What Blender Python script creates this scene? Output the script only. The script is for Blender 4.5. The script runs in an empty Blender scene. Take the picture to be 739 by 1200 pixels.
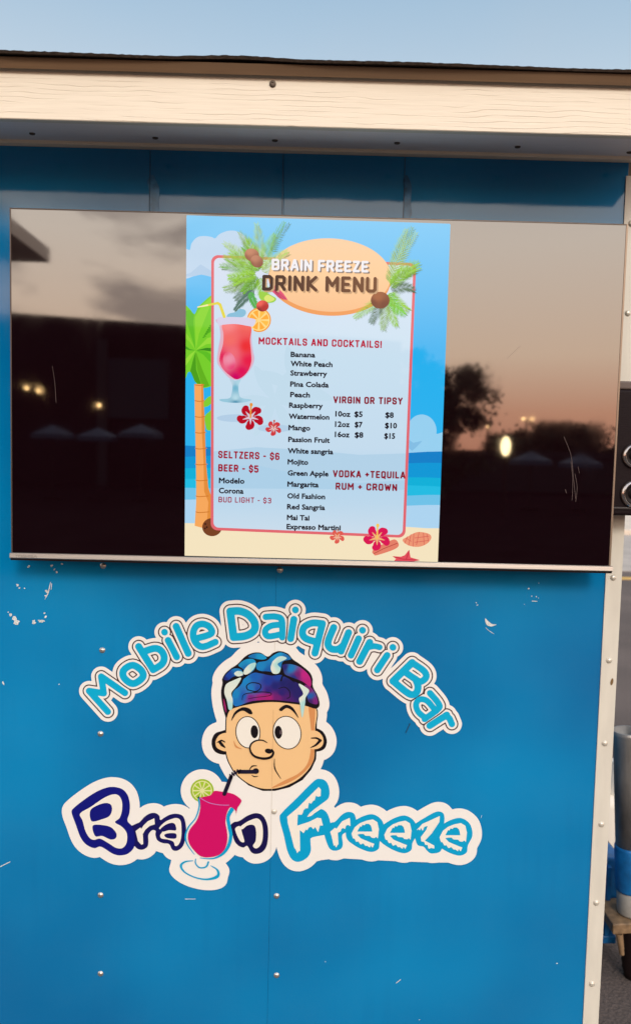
import bpy, bmesh, math, random
import numpy as np
from mathutils import Vector, Matrix
random.seed(7)
R = math.radians
S = bpy.context.scene
COL = S.collection

# ------------------------------------------------------------------ camera
CAM = Vector((0, -1.8, 1.75))
CM = Matrix.Rotation(R(-0.542), 3, 'Z') @ Matrix.Rotation(R(90 - 4.125), 3, 'X') @ Matrix.Rotation(R(1.3525), 3, 'Z')
cd = bpy.data.cameras.new('camera')
cam = bpy.data.objects.new('camera', cd)
COL.objects.link(cam)
cam.matrix_world = Matrix.Translation(CAM) @ CM.to_4x4()
cd.sensor_fit = 'VERTICAL'; cd.sensor_height = 36; cd.lens = 27
cd.clip_start = 0.05; cd.clip_end = 3000
cd.dof.use_dof = True; cd.dof.focus_distance = 1.78; cd.dof.aperture_fstop = 3.6
S.camera = cam

# ------------------------------------------------------------------ sky, sun, exposure
SUN_EL, SUN_AZ = 30.0, 12.0          # in front of the trailer wall, a little to the right
w = bpy.data.worlds.new('World'); S.world = w; w.use_nodes = True
nt = w.node_tree; nt.nodes.clear()
def wn(t, **k):
    n = nt.nodes.new(t)
    for a, b in k.items(): setattr(n, a, b)
    return n
def wl(a, b): nt.links.new(a, b)
def wmath(op, a, b=None, c=None):
    n = wn('ShaderNodeMath', operation=op)
    for i, v in enumerate((a, b, c)):
        if v is None: continue
        if hasattr(v, 'links'): wl(v, n.inputs[i])
        else: n.inputs[i].default_value = v
    return n.outputs[0]
sky = wn('ShaderNodeTexSky', sky_type='NISHITA', sun_disc=False)
sky.sun_elevation = R(SUN_EL); sky.sun_rotation = R(180 - SUN_AZ)
sky.air_density = 1.0; sky.dust_density = 2.0; sky.ozone_density = 1.0
tc = wn('ShaderNodeTexCoord'); sp = wn('ShaderNodeSeparateXYZ'); wl(tc.outputs['Generated'], sp.inputs[0])
dx, dy, dz = sp.outputs
# evening haze and cloud bank on the sun's side of the sky (y < 0), thinning out behind the trailer
side = wn('ShaderNodeMapRange', interpolation_type='SMOOTHSTEP'); wl(dy, side.inputs[0])
side.inputs[1].default_value = 0.35; side.inputs[2].default_value = -0.45
ramp = wn('ShaderNodeValToRGB'); wl(dz, ramp.inputs[0])
cr = ramp.color_ramp
cr.elements[0].position = 0.0; cr.elements[0].color = (1.15, .48, .30, 1)
cr.elements[1].position = 0.9; cr.elements[1].color = (.75, .82, .95, 1)
for p, c in ((0.06, (1.35, .68, .43, 1)), (0.13, (1.6, 1.16, .84, 1)), (0.26, (1.55, 1.33, 1.12, 1)), (0.5, (1.1, 1.08, 1.08, 1))):
    e = cr.elements.new(p); e.color = c
mp = wn('ShaderNodeMapping'); wl(tc.outputs['Generated'], mp.inputs[0]); mp.inputs['Scale'].default_value = (3.0, 2.0, 8.0)
mp.inputs['Location'].default_value = (.35, .1, 1.3); mp.inputs['Rotation'].default_value = (0, R(-14), 0)
no = wn('ShaderNodeTexNoise'); wl(mp.outputs[0], no.inputs['Vector']); no.inputs['Scale'].default_value = 1.6
no.inputs['Detail'].default_value = 5; no.inputs['Roughness'].default_value = .52; no.inputs['Distortion'].default_value = .35
cl = wn('ShaderNodeMapRange', interpolation_type='SMOOTHSTEP'); wl(no.outputs['Fac'], cl.inputs[0])
cl.inputs[1].default_value = .43; cl.inputs[2].default_value = .60
leftm = wn('ShaderNodeMapRange', interpolation_type='SMOOTHSTEP'); wl(dx, leftm.inputs[0])
leftm.inputs[1].default_value = .08; leftm.inputs[2].default_value = -.18; leftm.inputs[4].default_value = .78
cfac = wmath('MULTIPLY', cl.outputs[0], leftm.outputs[0])
cm = wn('ShaderNodeMixRGB'); wl(cfac, cm.inputs[0]); wl(ramp.outputs[0], cm.inputs[1]); cm.inputs[2].default_value = (.40, .32, .30, 1)
bg1 = wn('ShaderNodeBackground'); wl(sky.outputs[0], bg1.inputs[0]); bg1.inputs[1].default_value = 0.10
bg2 = wn('ShaderNodeBackground'); wl(cm.outputs[0], bg2.inputs[0]); bg2.inputs[1].default_value = 1.8
# thin high veil over the clear half
bg3 = wn('ShaderNodeBackground'); bg3.inputs[1].default_value = 1.0
r3 = wn('ShaderNodeValToRGB'); wl(dz, r3.inputs[0]); c3 = r3.color_ramp
c3.elements[0].position = 0; c3.elements[0].color = (1.0, .98, .96, 1); c3.elements[1].position = 1; c3.elements[1].color = (.22, .42, .72, 1)
for p, c in ((.40, (.90, 1.08, 1.18, 1)), (.50, (.56, .86, 1.10, 1))):
    e = c3.elements.new(p); e.color = c
n3 = wn('ShaderNodeTexNoise'); n3.inputs['Scale'].default_value = 2.5; n3.inputs['Detail'].default_value = 4; wl(tc.outputs['Generated'], n3.inputs['Vector'])
k3 = wn('ShaderNodeMapRange'); wl(n3.outputs['Fac'], k3.inputs[0]); k3.inputs[1].default_value = .35; k3.inputs[2].default_value = .7; k3.inputs[4].default_value = .3
x3 = wn('ShaderNodeMixRGB'); wl(k3.outputs[0], x3.inputs[0]); wl(r3.outputs[0], x3.inputs[1]); x3.inputs[2].default_value = (.92, .95, .96, 1); wl(x3.outputs[0], bg3.inputs[0])
mv = wn('ShaderNodeMixShader'); mv.inputs[0].default_value = .5; wl(bg1.outputs[0], mv.inputs[1]); wl(bg3.outputs[0], mv.inputs[2])
mx = wn('ShaderNodeMixShader'); wl(side.outputs[0], mx.inputs[0]); wl(mv.outputs[0], mx.inputs[1]); wl(bg2.outputs[0], mx.inputs[2])
wo = wn('ShaderNodeOutputWorld'); wl(mx.outputs[0], wo.inputs[0])

sd = bpy.data.lights.new('sun', 'SUN'); sd.energy = 1.5; sd.angle = R(14); sd.color = (1, .95, .87)
sun = bpy.data.objects.new('sun', sd); COL.objects.link(sun)
tosun = Vector((math.sin(R(SUN_AZ)) * math.cos(R(SUN_EL)), -math.cos(R(SUN_AZ)) * math.cos(R(SUN_EL)), math.sin(R(SUN_EL))))
sun.rotation_euler = tosun.to_track_quat('Z', 'Y').to_euler()
S.view_settings.view_transform = 'Standard'; S.view_settings.look = 'None'
S.view_settings.exposure = 0.0; S.view_settings.gamma = 1.0

# ------------------------------------------------------------------ measuring: a point of the photograph on the plane y = Y
def ray(px, py): return CM @ Vector((px - 369.5, 600 - py, -900))
def at(px, py, Y=0.0):
    d = ray(px, py); t = (Y - CAM.y) / d.y
    return Vector((CAM.x + d.x * t, Y, CAM.z + d.z * t))
def at_np(px, py, Y):
    m = np.array(CM); v = np.stack([px - 369.5, 600 - py, np.full_like(px, -900.)])
    d = m @ v; t = (Y - CAM.y) / d[1]
    return np.stack([CAM.x + d[0] * t, np.full_like(px, Y), CAM.z + d[2] * t], 1)
GLASS = -0.085
def mirrored(px, py, L):            # a point of the world seen in the screen's reflection, L metres behind the camera side
    d = ray(px, py); h = at(px, py, GLASS); t = (GLASS + L) / d.y
    return Vector((h.x + d.x * t, -L, h.z + d.z * t))

# ------------------------------------------------------------------ helpers
def srgb(*c):
    return tuple((v / 255 / 12.92) if v / 255 <= .04045 else ((v / 255 + .055) / 1.055) ** 2.4 for v in c)
MATS = {}
def mat(name, color, rough=.5, metal=0, spec=.5, ior=None, bump=None, emit=None, var=None, coat=0, coat_rough=.05):
    """principled material; bump = (scale xyz, strength, distance, detail); var = (scale, amount)"""
    if name in MATS: return MATS[name]
    m = bpy.data.materials.new(name); m.use_nodes = True
    n = m.node_tree.nodes; l = m.node_tree.links; b = n['Principled BSDF']
    b.inputs['Base Color'].default_value = (*color, 1)
    b.inputs['Roughness'].default_value = rough; b.inputs['Metallic'].default_value = metal
    b.inputs['Specular IOR Level'].default_value = spec
    if ior: b.inputs['IOR'].default_value = ior
    if coat: b.inputs['Coat Weight'].default_value = coat; b.inputs['Coat Roughness'].default_value = coat_rough
    if emit: b.inputs['Emission Color'].default_value = (*emit[0], 1); b.inputs['Emission Strength'].default_value = emit[1]
    t = n.new('ShaderNodeTexCoord')
    if var:
        q = n.new('ShaderNodeTexNoise'); q.inputs['Scale'].default_value = 1; q.inputs['Detail'].default_value = 6
        g = n.new('ShaderNodeMapping'); g.inputs['Scale'].default_value = var[0] if isinstance(var[0], tuple) else (var[0],) * 3
        l.new(t.outputs['Object'], g.inputs[0]); l.new(g.outputs[0], q.inputs['Vector'])
        r = n.new('ShaderNodeMapRange'); l.new(q.outputs['Fac'], r.inputs[0]); r.inputs[1].default_value = .3; r.inputs[2].default_value = .7
        r.inputs[3].default_value = 1 - var[1]; r.inputs[4].default_value = 1 + var[1]
        x = n.new('ShaderNodeVectorMath'); x.operation = 'SCALE'; x.inputs[0].default_value = color
        l.new(r.outputs[0], x.inputs['Scale']); l.new(x.outputs[0], b.inputs['Base Color'])
    if bump:
        q = n.new('ShaderNodeTexNoise'); q.inputs['Scale'].default_value = 1; q.inputs['Detail'].default_value = bump[3]
        g = n.new('ShaderNodeMapping'); g.inputs['Scale'].default_value = bump[0]
        l.new(t.outputs['Object'], g.inputs[0]); l.new(g.outputs[0], q.inputs['Vector'])
        u = n.new('ShaderNodeBump'); u.inputs['Strength'].default_value = bump[1]; u.inputs['Distance'].default_value = bump[2]
        l.new(q.outputs['Fac'], u.inputs['Height']); l.new(u.outputs[0], b.inputs['Normal'])
    MATS[name] = m; return m

def link(name, me, m=None, parent=None, smooth=False):
    o = bpy.data.objects.new(name, me); COL.objects.link(o)
    if m and not me.materials: me.materials.append(m)
    if parent: o.parent = parent
    if smooth:
        for p in me.polygons: p.use_smooth = True
    return o
def bm_obj(name, bm, m, parent=None, smooth=False):
    me = bpy.data.meshes.new(name); bm.to_mesh(me); bm.free()
    return link(name, me, m, parent, smooth)
def box(bm, a, b, bevel=0, seg=2):
    a, b = Vector(a), Vector(b)
    r = bmesh.ops.create_cube(bm, size=1, matrix=Matrix.Translation((a + b) / 2) @ Matrix.Diagonal((*(b - a), 1)))
    if bevel:
        vs = set(r['verts']); es = [e for e in bm.edges if e.verts[0] in vs and e.verts[1] in vs]
        bmesh.ops.bevel(bm, geom=es, offset=bevel, segments=seg, affect='EDGES', profile=.5)
def boxo(name, a, b, m, parent=None, bevel=0, seg=2):
    bm = bmesh.new(); box(bm, a, b, bevel, seg); return bm_obj(name, bm, m, parent)
def cyl(bm, a, b, r1, r2=None, seg=20, caps=True):
    a, b = Vector(a), Vector(b); d = b - a
    mt = Matrix.Translation((a + b) / 2) @ d.to_track_quat('Z', 'Y').to_matrix().to_4x4()
    bmesh.ops.create_cone(bm, cap_ends=caps, segments=seg, radius1=r1, radius2=r1 if r2 is None else r2, depth=d.length, matrix=mt)
def lathe(bm, prof, seg=24, mt=Matrix()):
    rings = []
    for r, z in prof:
        rings.append([bm.verts.new(mt @ Vector((r * math.cos(2 * math.pi * i / seg), r * math.sin(2 * math.pi * i / seg), z))) for i in range(seg)])
    for A, B in zip(rings, rings[1:]):
        for i in range(seg):
            bm.faces.new((A[i], A[(i + 1) % seg], B[(i + 1) % seg], B[i]))
    if prof[-1][0] > 1e-6: bm.faces.new(rings[-1])
    if prof[0][0] > 1e-6: bm.faces.new(rings[0][::-1])
def thing(name, loc, label, cat, group=None):
    o = bpy.data.objects.new(name, None); COL.objects.link(o); o.location = loc
    o['label'] = label; o['category'] = cat
    if group: o['group'] = group
    bpy.context.view_layer.update()
    return o
def adopt(child, parent):            # children are modelled in world space: keep them there
    child.parent = parent
    child.matrix_parent_inverse = Matrix.Translation(-parent.location)
    return child

# ------------------------------------------------------------------ flat graphics: signed distance shapes in photo pixels, meshed on a plane
def F(x0, y0, sc):                   # frame of an enlarged view -> photo pixels
    return lambda pts: [(x0 + u / sc, y0 + v / sc) for u, v in pts]
def smooth(pts, closed=True, n=5):
    P = np.array(pts, float); N = len(P); out = []
    rng = range(N) if closed else range(N - 1)
    for i in rng:
        if closed: a, b, c, d = P[i - 1], P[i], P[(i + 1) % N], P[(i + 2) % N]
        else: a, b, c, d = P[max(i - 1, 0)], P[i], P[i + 1], P[min(i + 2, N - 1)]
        for k in range(n):
            t = k / n
            out.append(.5 * ((2 * b) + (-a + c) * t + (2 * a - 5 * b + 4 * c - d) * t * t + (-a + 3 * b - 3 * c + d) * t ** 3))
    if not closed: out.append(P[-1])
    return [tuple(p) for p in out]
def _seg(X, Y, a, b):
    ex, ey = b[0] - a[0], b[1] - a[1]; L = ex * ex + ey * ey + 1e-12
    t = np.clip(((X - a[0]) * ex + (Y - a[1]) * ey) / L, 0, 1)
    return np.hypot(X - a[0] - t * ex, Y - a[1] - t * ey), t
class Sh:
    def __init__(s, f, bb): s.f = f; s.bb = bb
    def __or__(s, o): return Sh(lambda X, Y: np.minimum(s.f(X, Y), o.f(X, Y)), (min(s.bb[0], o.bb[0]), min(s.bb[1], o.bb[1]), max(s.bb[2], o.bb[2]), max(s.bb[3], o.bb[3])))
    def __and__(s, o): return Sh(lambda X, Y: np.maximum(s.f(X, Y), o.f(X, Y)), (max(s.bb[0], o.bb[0]), max(s.bb[1], o.bb[1]), min(s.bb[2], o.bb[2]), min(s.bb[3], o.bb[3])))
    def __sub__(s, o): return Sh(lambda X, Y: np.maximum(s.f(X, Y), -o.f(X, Y)), s.bb)
    def grow(s, r): return Sh(lambda X, Y: s.f(X, Y) - r, (s.bb[0] - r, s.bb[1] - r, s.bb[2] + r, s.bb[3] + r))
def poly(pts):
    P = np.array(pts, float)
    def f(X, Y):
        d = np.full(X.shape, 1e9); ins = np.zeros(X.shape, bool)
        for i in range(len(P)):
            a, b = P[i - 1], P[i]
            q, _ = _seg(X, Y, a, b); d = np.minimum(d, q)
            if a[1] != b[1]:
                c = (a[1] > Y) != (b[1] > Y)
                ins ^= c & (X < (b[0] - a[0]) * (Y - a[1]) / (b[1] - a[1]) + a[0])
        return np.where(ins, -d, d)
    return Sh(f, (P[:, 0].min(), P[:, 1].min(), P[:, 0].max(), P[:, 1].max()))
def blob(pts, n=5): return poly(smooth(pts, True, n))
def line(pts, w, sm=False):          # w: radius, or (start, end), or list per point
    if sm:
        if not isinstance(w, (int, float)):
            wl_ = np.interp(np.linspace(0, 1, (len(pts) - 1) * 5 + 1), np.linspace(0, 1, len(w)), w)
        else: wl_ = np.full((len(pts) - 1) * 5 + 1, w)
        pts = smooth(pts, False, 5)
    else:
        wl_ = np.full(len(pts), w) if isinstance(w, (int, float)) else np.interp(np.linspace(0, 1, len(pts)), np.linspace(0, 1, len(w)), w)
    P = np.array(pts, float); r = float(max(wl_))
    def f(X, Y):
        d = np.full(X.shape, 1e9)
        for i in range(len(P) - 1):
            q, t = _seg(X, Y, P[i], P[i + 1]); d = np.minimum(d, q - (wl_[i] * (1 - t) + wl_[i + 1] * t))
        return d
    return Sh(f, (P[:, 0].min() - r, P[:, 1].min() - r, P[:, 0].max() + r, P[:, 1].max() + r))
def ell(cx, cy, rx, ry, a=0):
    ca, sa = math.cos(R(a)), math.sin(R(a)); m = max(rx, ry)
    def f(X, Y):
        u = (X - cx) * ca + (Y - cy) * sa; v = -(X - cx) * sa + (Y - cy) * ca
        k = np.hypot(u / rx, v / ry); g = np.hypot(u / rx ** 2, v / ry ** 2) + 1e-9
        return k * (k - 1) / g
    return Sh(f, (cx - m, cy - m, cx + m, cy + m))
def union(L):
    L = list(L); o = L[0]
    for s in L[1:]: o = o | s
    return o

def flat(name, sh, Y, m, parent=None, res=.5, col=None):
    """mesh the inside of a signed-distance shape on the plane y = Y"""
    x0, y0, x1, y1 = sh.bb; x0 -= res * 2; y0 -= res * 2
    nx = int((x1 - x0) / res) + 4; ny = int((y1 - y0) / res) + 4
    gx = x0 + np.arange(nx) * res; gy = y0 + np.arange(ny) * res
    X, Yg = np.meshgrid(gx, gy); D = sh.f(X, Yg)
    D = np.where(np.abs(D) < 1e-4, -1e-4, D); I = D < 0
    cs = I[:-1, :-1].astype(int) + I[:-1, 1:] + I[1:, 1:] + I[1:, :-1]
    V = []; idx = {}; FC = []
    def vid(key, x, y):
        k = idx.get(key)
        if k is None: k = idx[key] = len(V); V.append((x, y))
        return k
    for j in range(ny - 1):
        row = cs[j]; i = 0
        full = np.flatnonzero(row == 4)
        if len(full):
            sp_ = np.split(full, np.flatnonzero(np.diff(full) > 1) + 1)
            for g in sp_:
                a, b = g[0], g[-1] + 1
                step = 1 if col else (b - a)
                for s in range(a, b, step):
                    e = min(s + step, b)
                    FC.append((vid(('c', j, s), gx[s], gy[j]), vid(('c', j + 1, s), gx[s], gy[j + 1]), vid(('c', j + 1, e), gx[e], gy[j + 1]), vid(('c', j, e), gx[e], gy[j])))
        for i in np.flatnonzero((row > 0) & (row < 4)):
            c = [(j, i), (j + 1, i), (j + 1, i + 1), (j, i + 1)]; f = []
            for k in range(4):
                p, q = c[k], c[(k + 1) % 4]; dp, dq = D[p], D[q]
                if dp < 0: f.append(vid(('c', *p), gx[p[1]], gy[p[0]]))
                if (dp < 0) != (dq < 0):
                    lo, hi = (p, q) if p < q else (q, p)
                    t = D[lo] / (D[lo] - D[hi])
                    f.append(vid(('e', lo, hi), gx[lo[1]] + t * (gx[hi[1]] - gx[lo[1]]), gy[lo[0]] + t * (gy[hi[0]] - gy[lo[0]])))
            if len(f) > 2: FC.append(tuple(f))
    if not V: return None
    A = np.array(V); W = at_np(A[:, 0], A[:, 1], Y)
    me = bpy.data.meshes.new(name); me.from_pydata(W.tolist(), [], FC)
    if col:
        ca = me.color_attributes.new('print', 'FLOAT_COLOR', 'POINT')
        c = np.ones((len(V), 4), np.float32); c[:, :3] = col(A[:, 0], A[:, 1])
        ca.data.foreach_set('color', c.ravel())
    return link(name, me, m, parent)

def attr_mat(name, emit=False, rough=.4, spec=.5):
    m = bpy.data.materials.new(name); m.use_nodes = True; n = m.node_tree.nodes; l = m.node_tree.links; b = n['Principled BSDF']
    a = n.new('ShaderNodeAttribute'); a.attribute_name = 'print'
    if emit: lcd_setup(b); b.inputs['Emission Strength'].default_value = 1; l.new(a.outputs['Color'], b.inputs['Emission Color'])
    else: b.inputs['Roughness'].default_value = rough; b.inputs['Specular IOR Level'].default_value = spec; l.new(a.outputs['Color'], b.inputs['Base Color'])
    return m
def grad(stops, axis=1):             # colour stops [(pos, rgb255), ...] along an axis -> linear
    P = [s[0] for s in stops]; C = np.array([srgb(*s[1]) for s in stops])
    def f(x, y):
        t = y if axis == 1 else x
        return np.stack([np.interp(t, P, C[:, k]) for k in range(3)], 1)
    return f

# screen glass: glossy over the black panel, reflection toned down over the lit picture
def lcd_setup(b):
    b.inputs['Base Color'].default_value = (.006, .0012, .0022, 1)
    b.inputs['Roughness'].default_value = .03; b.inputs['IOR'].default_value = 1.38
    b.inputs['Specular IOR Level'].default_value = .5
SCREEN_IOR = 2.5
EM = {}
def lcd(r, g, b_, k=1.0):
    key = (r, g, b_)
    if key in EM: return EM[key]
    m = bpy.data.materials.new('screen_picture'); m.use_nodes = True; b = m.node_tree.nodes['Principled BSDF']
    lcd_setup(b); b.inputs['Emission Color'].default_value = (*srgb(r, g, b_), 1); b.inputs['Emission Strength'].default_value = k
    EM[key] = m; return m
PR = {}
def ink(r, g, b_, rough=.42):
    key = (r, g, b_)
    if key not in PR: PR[key] = mat('printed_vinyl_%d_%d_%d' % key, tuple(v * .86 for v in srgb(r, g, b_)), rough, spec=.25, bump=((700, 700, 700), .10, .0004, 2))
    return PR[key]

# ------------------------------------------------------------------ materials
def wall_material():
    m = bpy.data.materials.new('blue_vinyl_wrap'); m.use_nodes = True
    n = m.node_tree.nodes; l = m.node_tree.links; b = n['Principled BSDF']
    t = n.new('ShaderNodeTexCoord')
    def noise(sc, det, scale3=(1, 1, 1)):
        g = n.new('ShaderNodeMapping'); g.inputs['Scale'].default_value = scale3; l.new(t.outputs['Object'], g.inputs[0])
        q = n.new('ShaderNodeTexNoise'); q.inputs['Scale'].default_value = sc; q.inputs['Detail'].default_value = det; l.new(g.outputs[0], q.inputs['Vector']); return q.outputs['Fac']
    a = noise(1.3, 2); r = n.new('ShaderNodeValToRGB'); l.new(a, r.inputs[0])  # broad tone changes imitate soft reflections, put into the base colour
    r.color_ramp.elements[0].position = .35; r.color_ramp.elements[0].color = (0.0, .12, .31, 1)
    r.color_ramp.elements[1].position = .7; r.color_ramp.elements[1].color = (0.0, .232, .50, 1)
    # fine dust film over the vinyl
    d1 = noise(260, 3); d2 = noise(9, 5); mm = n.new('ShaderNodeMath'); mm.operation = 'MULTIPLY'; l.new(d1, mm.inputs[0]); l.new(d2, mm.inputs[1])
    mr = n.new('ShaderNodeMapRange'); l.new(mm.outputs[0], mr.inputs[0]); mr.inputs[1].default_value = .2; mr.inputs[2].default_value = .5; mr.inputs[4].default_value = .035
    mix = n.new('ShaderNodeMixRGB'); l.new(mr.outputs[0], mix.inputs[0]); l.new(r.outputs[0], mix.inputs[1]); mix.inputs[2].default_value = (.12, .3, .45, 1)
    g1 = noise(1, 5, (38, 38, 3)); g2_ = noise(3.3, 4); gm = n.new('ShaderNodeMath'); gm.operation = 'MULTIPLY'; l.new(g1, gm.inputs[0]); l.new(g2_, gm.inputs[1])
    gr = n.new('ShaderNodeMapRange'); l.new(gm.outputs[0], gr.inputs[0]); gr.inputs[1].default_value = .27; gr.inputs[2].default_value = .42; gr.inputs[4].default_value = .07
    gx_ = n.new('ShaderNodeMixRGB'); l.new(gr.outputs[0], gx_.inputs[0]); l.new(mix.outputs[0], gx_.inputs[1]); gx_.inputs[2].default_value = (0, .07, .20, 1)
    l.new(gx_.outputs[0], b.inputs['Base Color'])
    b.inputs['Roughness'].default_value = .13; b.inputs['IOR'].default_value = 1.58
    rr = n.new('ShaderNodeMapRange'); l.new(d2, rr.inputs[0]); rr.inputs[1].default_value = .3; rr.inputs[2].default_value = .7; rr.inputs[3].default_value = .05; rr.inputs[4].default_value = .09
    l.new(rr.outputs[0], b.inputs['Roughness'])
    u = n.new('ShaderNodeBump'); u.inputs['Strength'].default_value = .10; u.inputs['Distance'].default_value = .0003; l.new(noise(420, 2), u.inputs['Height'])
    v = n.new('ShaderNodeBump'); v.inputs['Strength'].default_value = .3; v.inputs['Distance'].default_value = .003; l.new(noise(5, 2), v.inputs['Height']); l.new(u.outputs[0], v.inputs['Normal'])
    l.new(v.outputs[0], b.inputs['Normal'])
    return m
def board_material(name, color, groove, seed=0, depth=1.0):
    """painted board with embossed wood grain: thin wavy lines running along x"""
    m = bpy.data.materials.new(name); m.use_nodes = True
    n = m.node_tree.nodes; l = m.node_tree.links; b = n['Principled BSDF']
    t = n.new('ShaderNodeTexCoord'); g = n.new('ShaderNodeMapping'); l.new(t.outputs['Object'], g.inputs[0])
    g.inputs['Location'].default_value = (seed, seed, seed)
    w_ = n.new('ShaderNodeTexNoise'); w_.inputs['Scale'].default_value = 1; w_.inputs['Detail'].default_value = 3
    g2 = n.new('ShaderNodeMapping'); g2.inputs['Scale'].default_value = (4.5, 18, 9); l.new(g.outputs[0], g2.inputs[0]); l.new(g2.outputs[0], w_.inputs['Vector'])
    s = n.new('ShaderNodeSeparateXYZ'); l.new(g.outputs[0], s.inputs[0])
    def mth(op, a, b_=None):
        k = n.new('ShaderNodeMath'); k.operation = op
        for i, v in enumerate((a, b_)):
            if v is None: continue
            if hasattr(v, 'links'): l.new(v, k.inputs[i])
            else: k.inputs[i].default_value = v
        return k.outputs[0]
    zz = mth('MULTIPLY', mth('ADD', s.outputs[2], s.outputs[1]), 105.0)
    ph = mth('ADD', zz, mth('MULTIPLY', w_.outputs['Fac'], 3.6))
    tri = mth('ABSOLUTE', mth('SUBTRACT', mth('FRACT', ph), .5))      # 0 at line centre
    mask = n.new('ShaderNodeTexNoise'); mask.inputs['Scale'].default_value = 1; mask.inputs['Detail'].default_value = 2
    g3 = n.new('ShaderNodeMapping'); g3.inputs['Scale'].default_value = (7, 90, 90); l.new(g.outputs[0], g3.inputs[0]); l.new(g3.outputs[0], mask.inputs['Vector'])
    ln = n.new('ShaderNodeMapRange'); ln.interpolation_type = 'SMOOTHSTEP'; l.new(tri, ln.inputs[0]); ln.inputs[1].default_value = .0; ln.inputs[2].default_value = .11; ln.inputs[3].default_value = 1; ln.inputs[4].default_value = 0
    mk = n.new('ShaderNodeMapRange'); mk.interpolation_type = 'SMOOTHSTEP'; l.new(mask.outputs['Fac'], mk.inputs[0]); mk.inputs[1].default_value = .38; mk.inputs[2].default_value = .62
    f = mth('MULTIPLY', ln.outputs[0], mk.outputs[0])
    fine = n.new('ShaderNodeTexNoise'); fine.inputs['Scale'].default_value = 1; fine.inputs['Detail'].default_value = 4
    g4 = n.new('ShaderNodeMapping'); g4.inputs['Scale'].default_value = (12, 300, 300); l.new(g.outputs[0], g4.inputs[0]); l.new(g4.outputs[0], fine.inputs['Vector'])
    mix = n.new('ShaderNodeMixRGB'); mix.inputs[1].default_value = (*color, 1); mix.inputs[2].default_value = (*groove, 1)
    l.new(mth('ADD', mth('MULTIPLY', f, .27), mth('MULTIPLY', mth('SUBTRACT', fine.outputs['Fac'], .35), .3)), mix.inputs[0])
    l.new(mix.outputs[0], b.inputs['Base Color']); b.inputs['Roughness'].default_value = .62
    u = n.new('ShaderNodeBump'); u.inputs['Strength'].default_value = .36 * depth; u.inputs['Distance'].default_value = .002
    l.new(mth('SUBTRACT', mth('MULTIPLY', fine.outputs['Fac'], .5), f), u.inputs['Height']); l.new(u.outputs[0], b.inputs['Normal'])
    return m
M_wall = wall_material()
M_fascia = board_material('cream_board', (.78, .69, .56), (.36, .25, .16), 1.3)
M_soffit = board_material('soffit_board', (.90, .80, .76), (.42, .34, .32), 4.1)
M_strim = mat('tan_trim', (.86, .70, .54), .6, var=((3, 60, 60), .12))
M_drip = mat('brown_drip_edge', (.15, .085, .042), .5, var=((3, 30, 60), .2))
M_felt = mat('roofing_felt', (.04, .027, .02), 1, spec=.1, bump=((500, 500, 500), 1, .004, 3), var=(160, .4))
M_ctrim = mat('cream_aluminium_trim', (.60, .56, .48), .42, bump=((60, 60, 500), .12, .001, 3), var=((30, 30, 6), .07))
M_rivet = mat('rivet_metal', (.55, .52, .48), .28, metal=.85)
M_wrivet = mat('painted_rivet', (.62, .57, .48), .3, metal=.35)
M_screw = mat('rusty_screw', (.10, .07, .05), .5, metal=.5, var=(400, .5))
M_dark = mat('black_plastic', (.010, .005, .005), .5, spec=.2)
M_silver = mat('brushed_silver', (.44, .39, .35), .4, metal=.7, bump=((4, 800, 800), .25, .0006, 3))
M_bezel = mat('bronze_bezel', (.10, .075, .06), .3, metal=.4)
M_screen = mat('screen_glass', (.006, .0012, .0022), .03, ior=SCREEN_IOR)
_n = M_screen.node_tree.nodes; _l = M_screen.node_tree.links     # wiped smears in the gloss
_t = _n.new('ShaderNodeTexCoord'); _g = _n.new('ShaderNodeMapping'); _g.inputs['Scale'].default_value = (9, 9, 5); _l.new(_t.outputs['Object'], _g.inputs[0])
_q = _n.new('ShaderNodeTexNoise'); _q.inputs['Scale'].default_value = 1; _q.inputs['Detail'].default_value = 7; _q.inputs['Distortion'].default_value = 1.2; _l.new(_g.outputs[0], _q.inputs['Vector'])
_r = _n.new('ShaderNodeMapRange'); _l.new(_q.outputs['Fac'], _r.inputs[0]); _r.inputs[1].default_value = .5; _r.inputs[2].default_value = .75; _r.inputs[3].default_value = .025; _r.inputs[4].default_value = .055
_l.new(_r.outputs[0], _n['Principled BSDF'].inputs['Roughness'])
M_inner = mat('plywood_core', (.2, .15, .1), .8)

# ------------------------------------------------------------------ ground
def ground_material():
    m = bpy.data.materials.new('asphalt'); m.use_nodes = True
    n = m.node_tree.nodes; l = m.node_tree.links; b = n['Principled BSDF']; t = n.new('ShaderNodeTexCoord')
    q = n.new('ShaderNodeTexNoise'); q.inputs['Scale'].default_value = 90; q.inputs['Detail'].default_value = 6; l.new(t.outputs['Object'], q.inputs['Vector'])
    q2 = n.new('ShaderNodeTexNoise'); q2.inputs['Scale'].default_value = .6; q2.inputs['Detail'].default_value = 5; l.new(t.outputs['Object'], q2.inputs['Vector'])
    a = n.new('ShaderNodeMath'); a.operation = 'MULTIPLY_ADD'; l.new(q.outputs['Fac'], a.inputs[0]); a.inputs[1].default_value = .5; l.new(q2.outputs['Fac'], a.inputs[2])
    r = n.new('ShaderNodeValToRGB'); l.new(a.outputs[0], r.inputs[0])
    r.color_ramp.elements[0].position = .5; r.color_ramp.elements[0].color = (.055, .040, .034, 1)
    r.color_ramp.elements[1].position = 1.0; r.color_ramp.elements[1].color = (.16, .118, .10, 1)
    l.new(r.outputs[0], b.inputs['Base Color']); b.inputs['Roughness'].default_value = .9
    u = n.new('ShaderNodeBump'); u.inputs['Strength'].default_value = .6; u.inputs['Distance'].default_value = .01; l.new(q.outputs['Fac'], u.inputs['Height']); l.new(u.outputs[0], b.inputs['Normal'])
    return m
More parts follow.
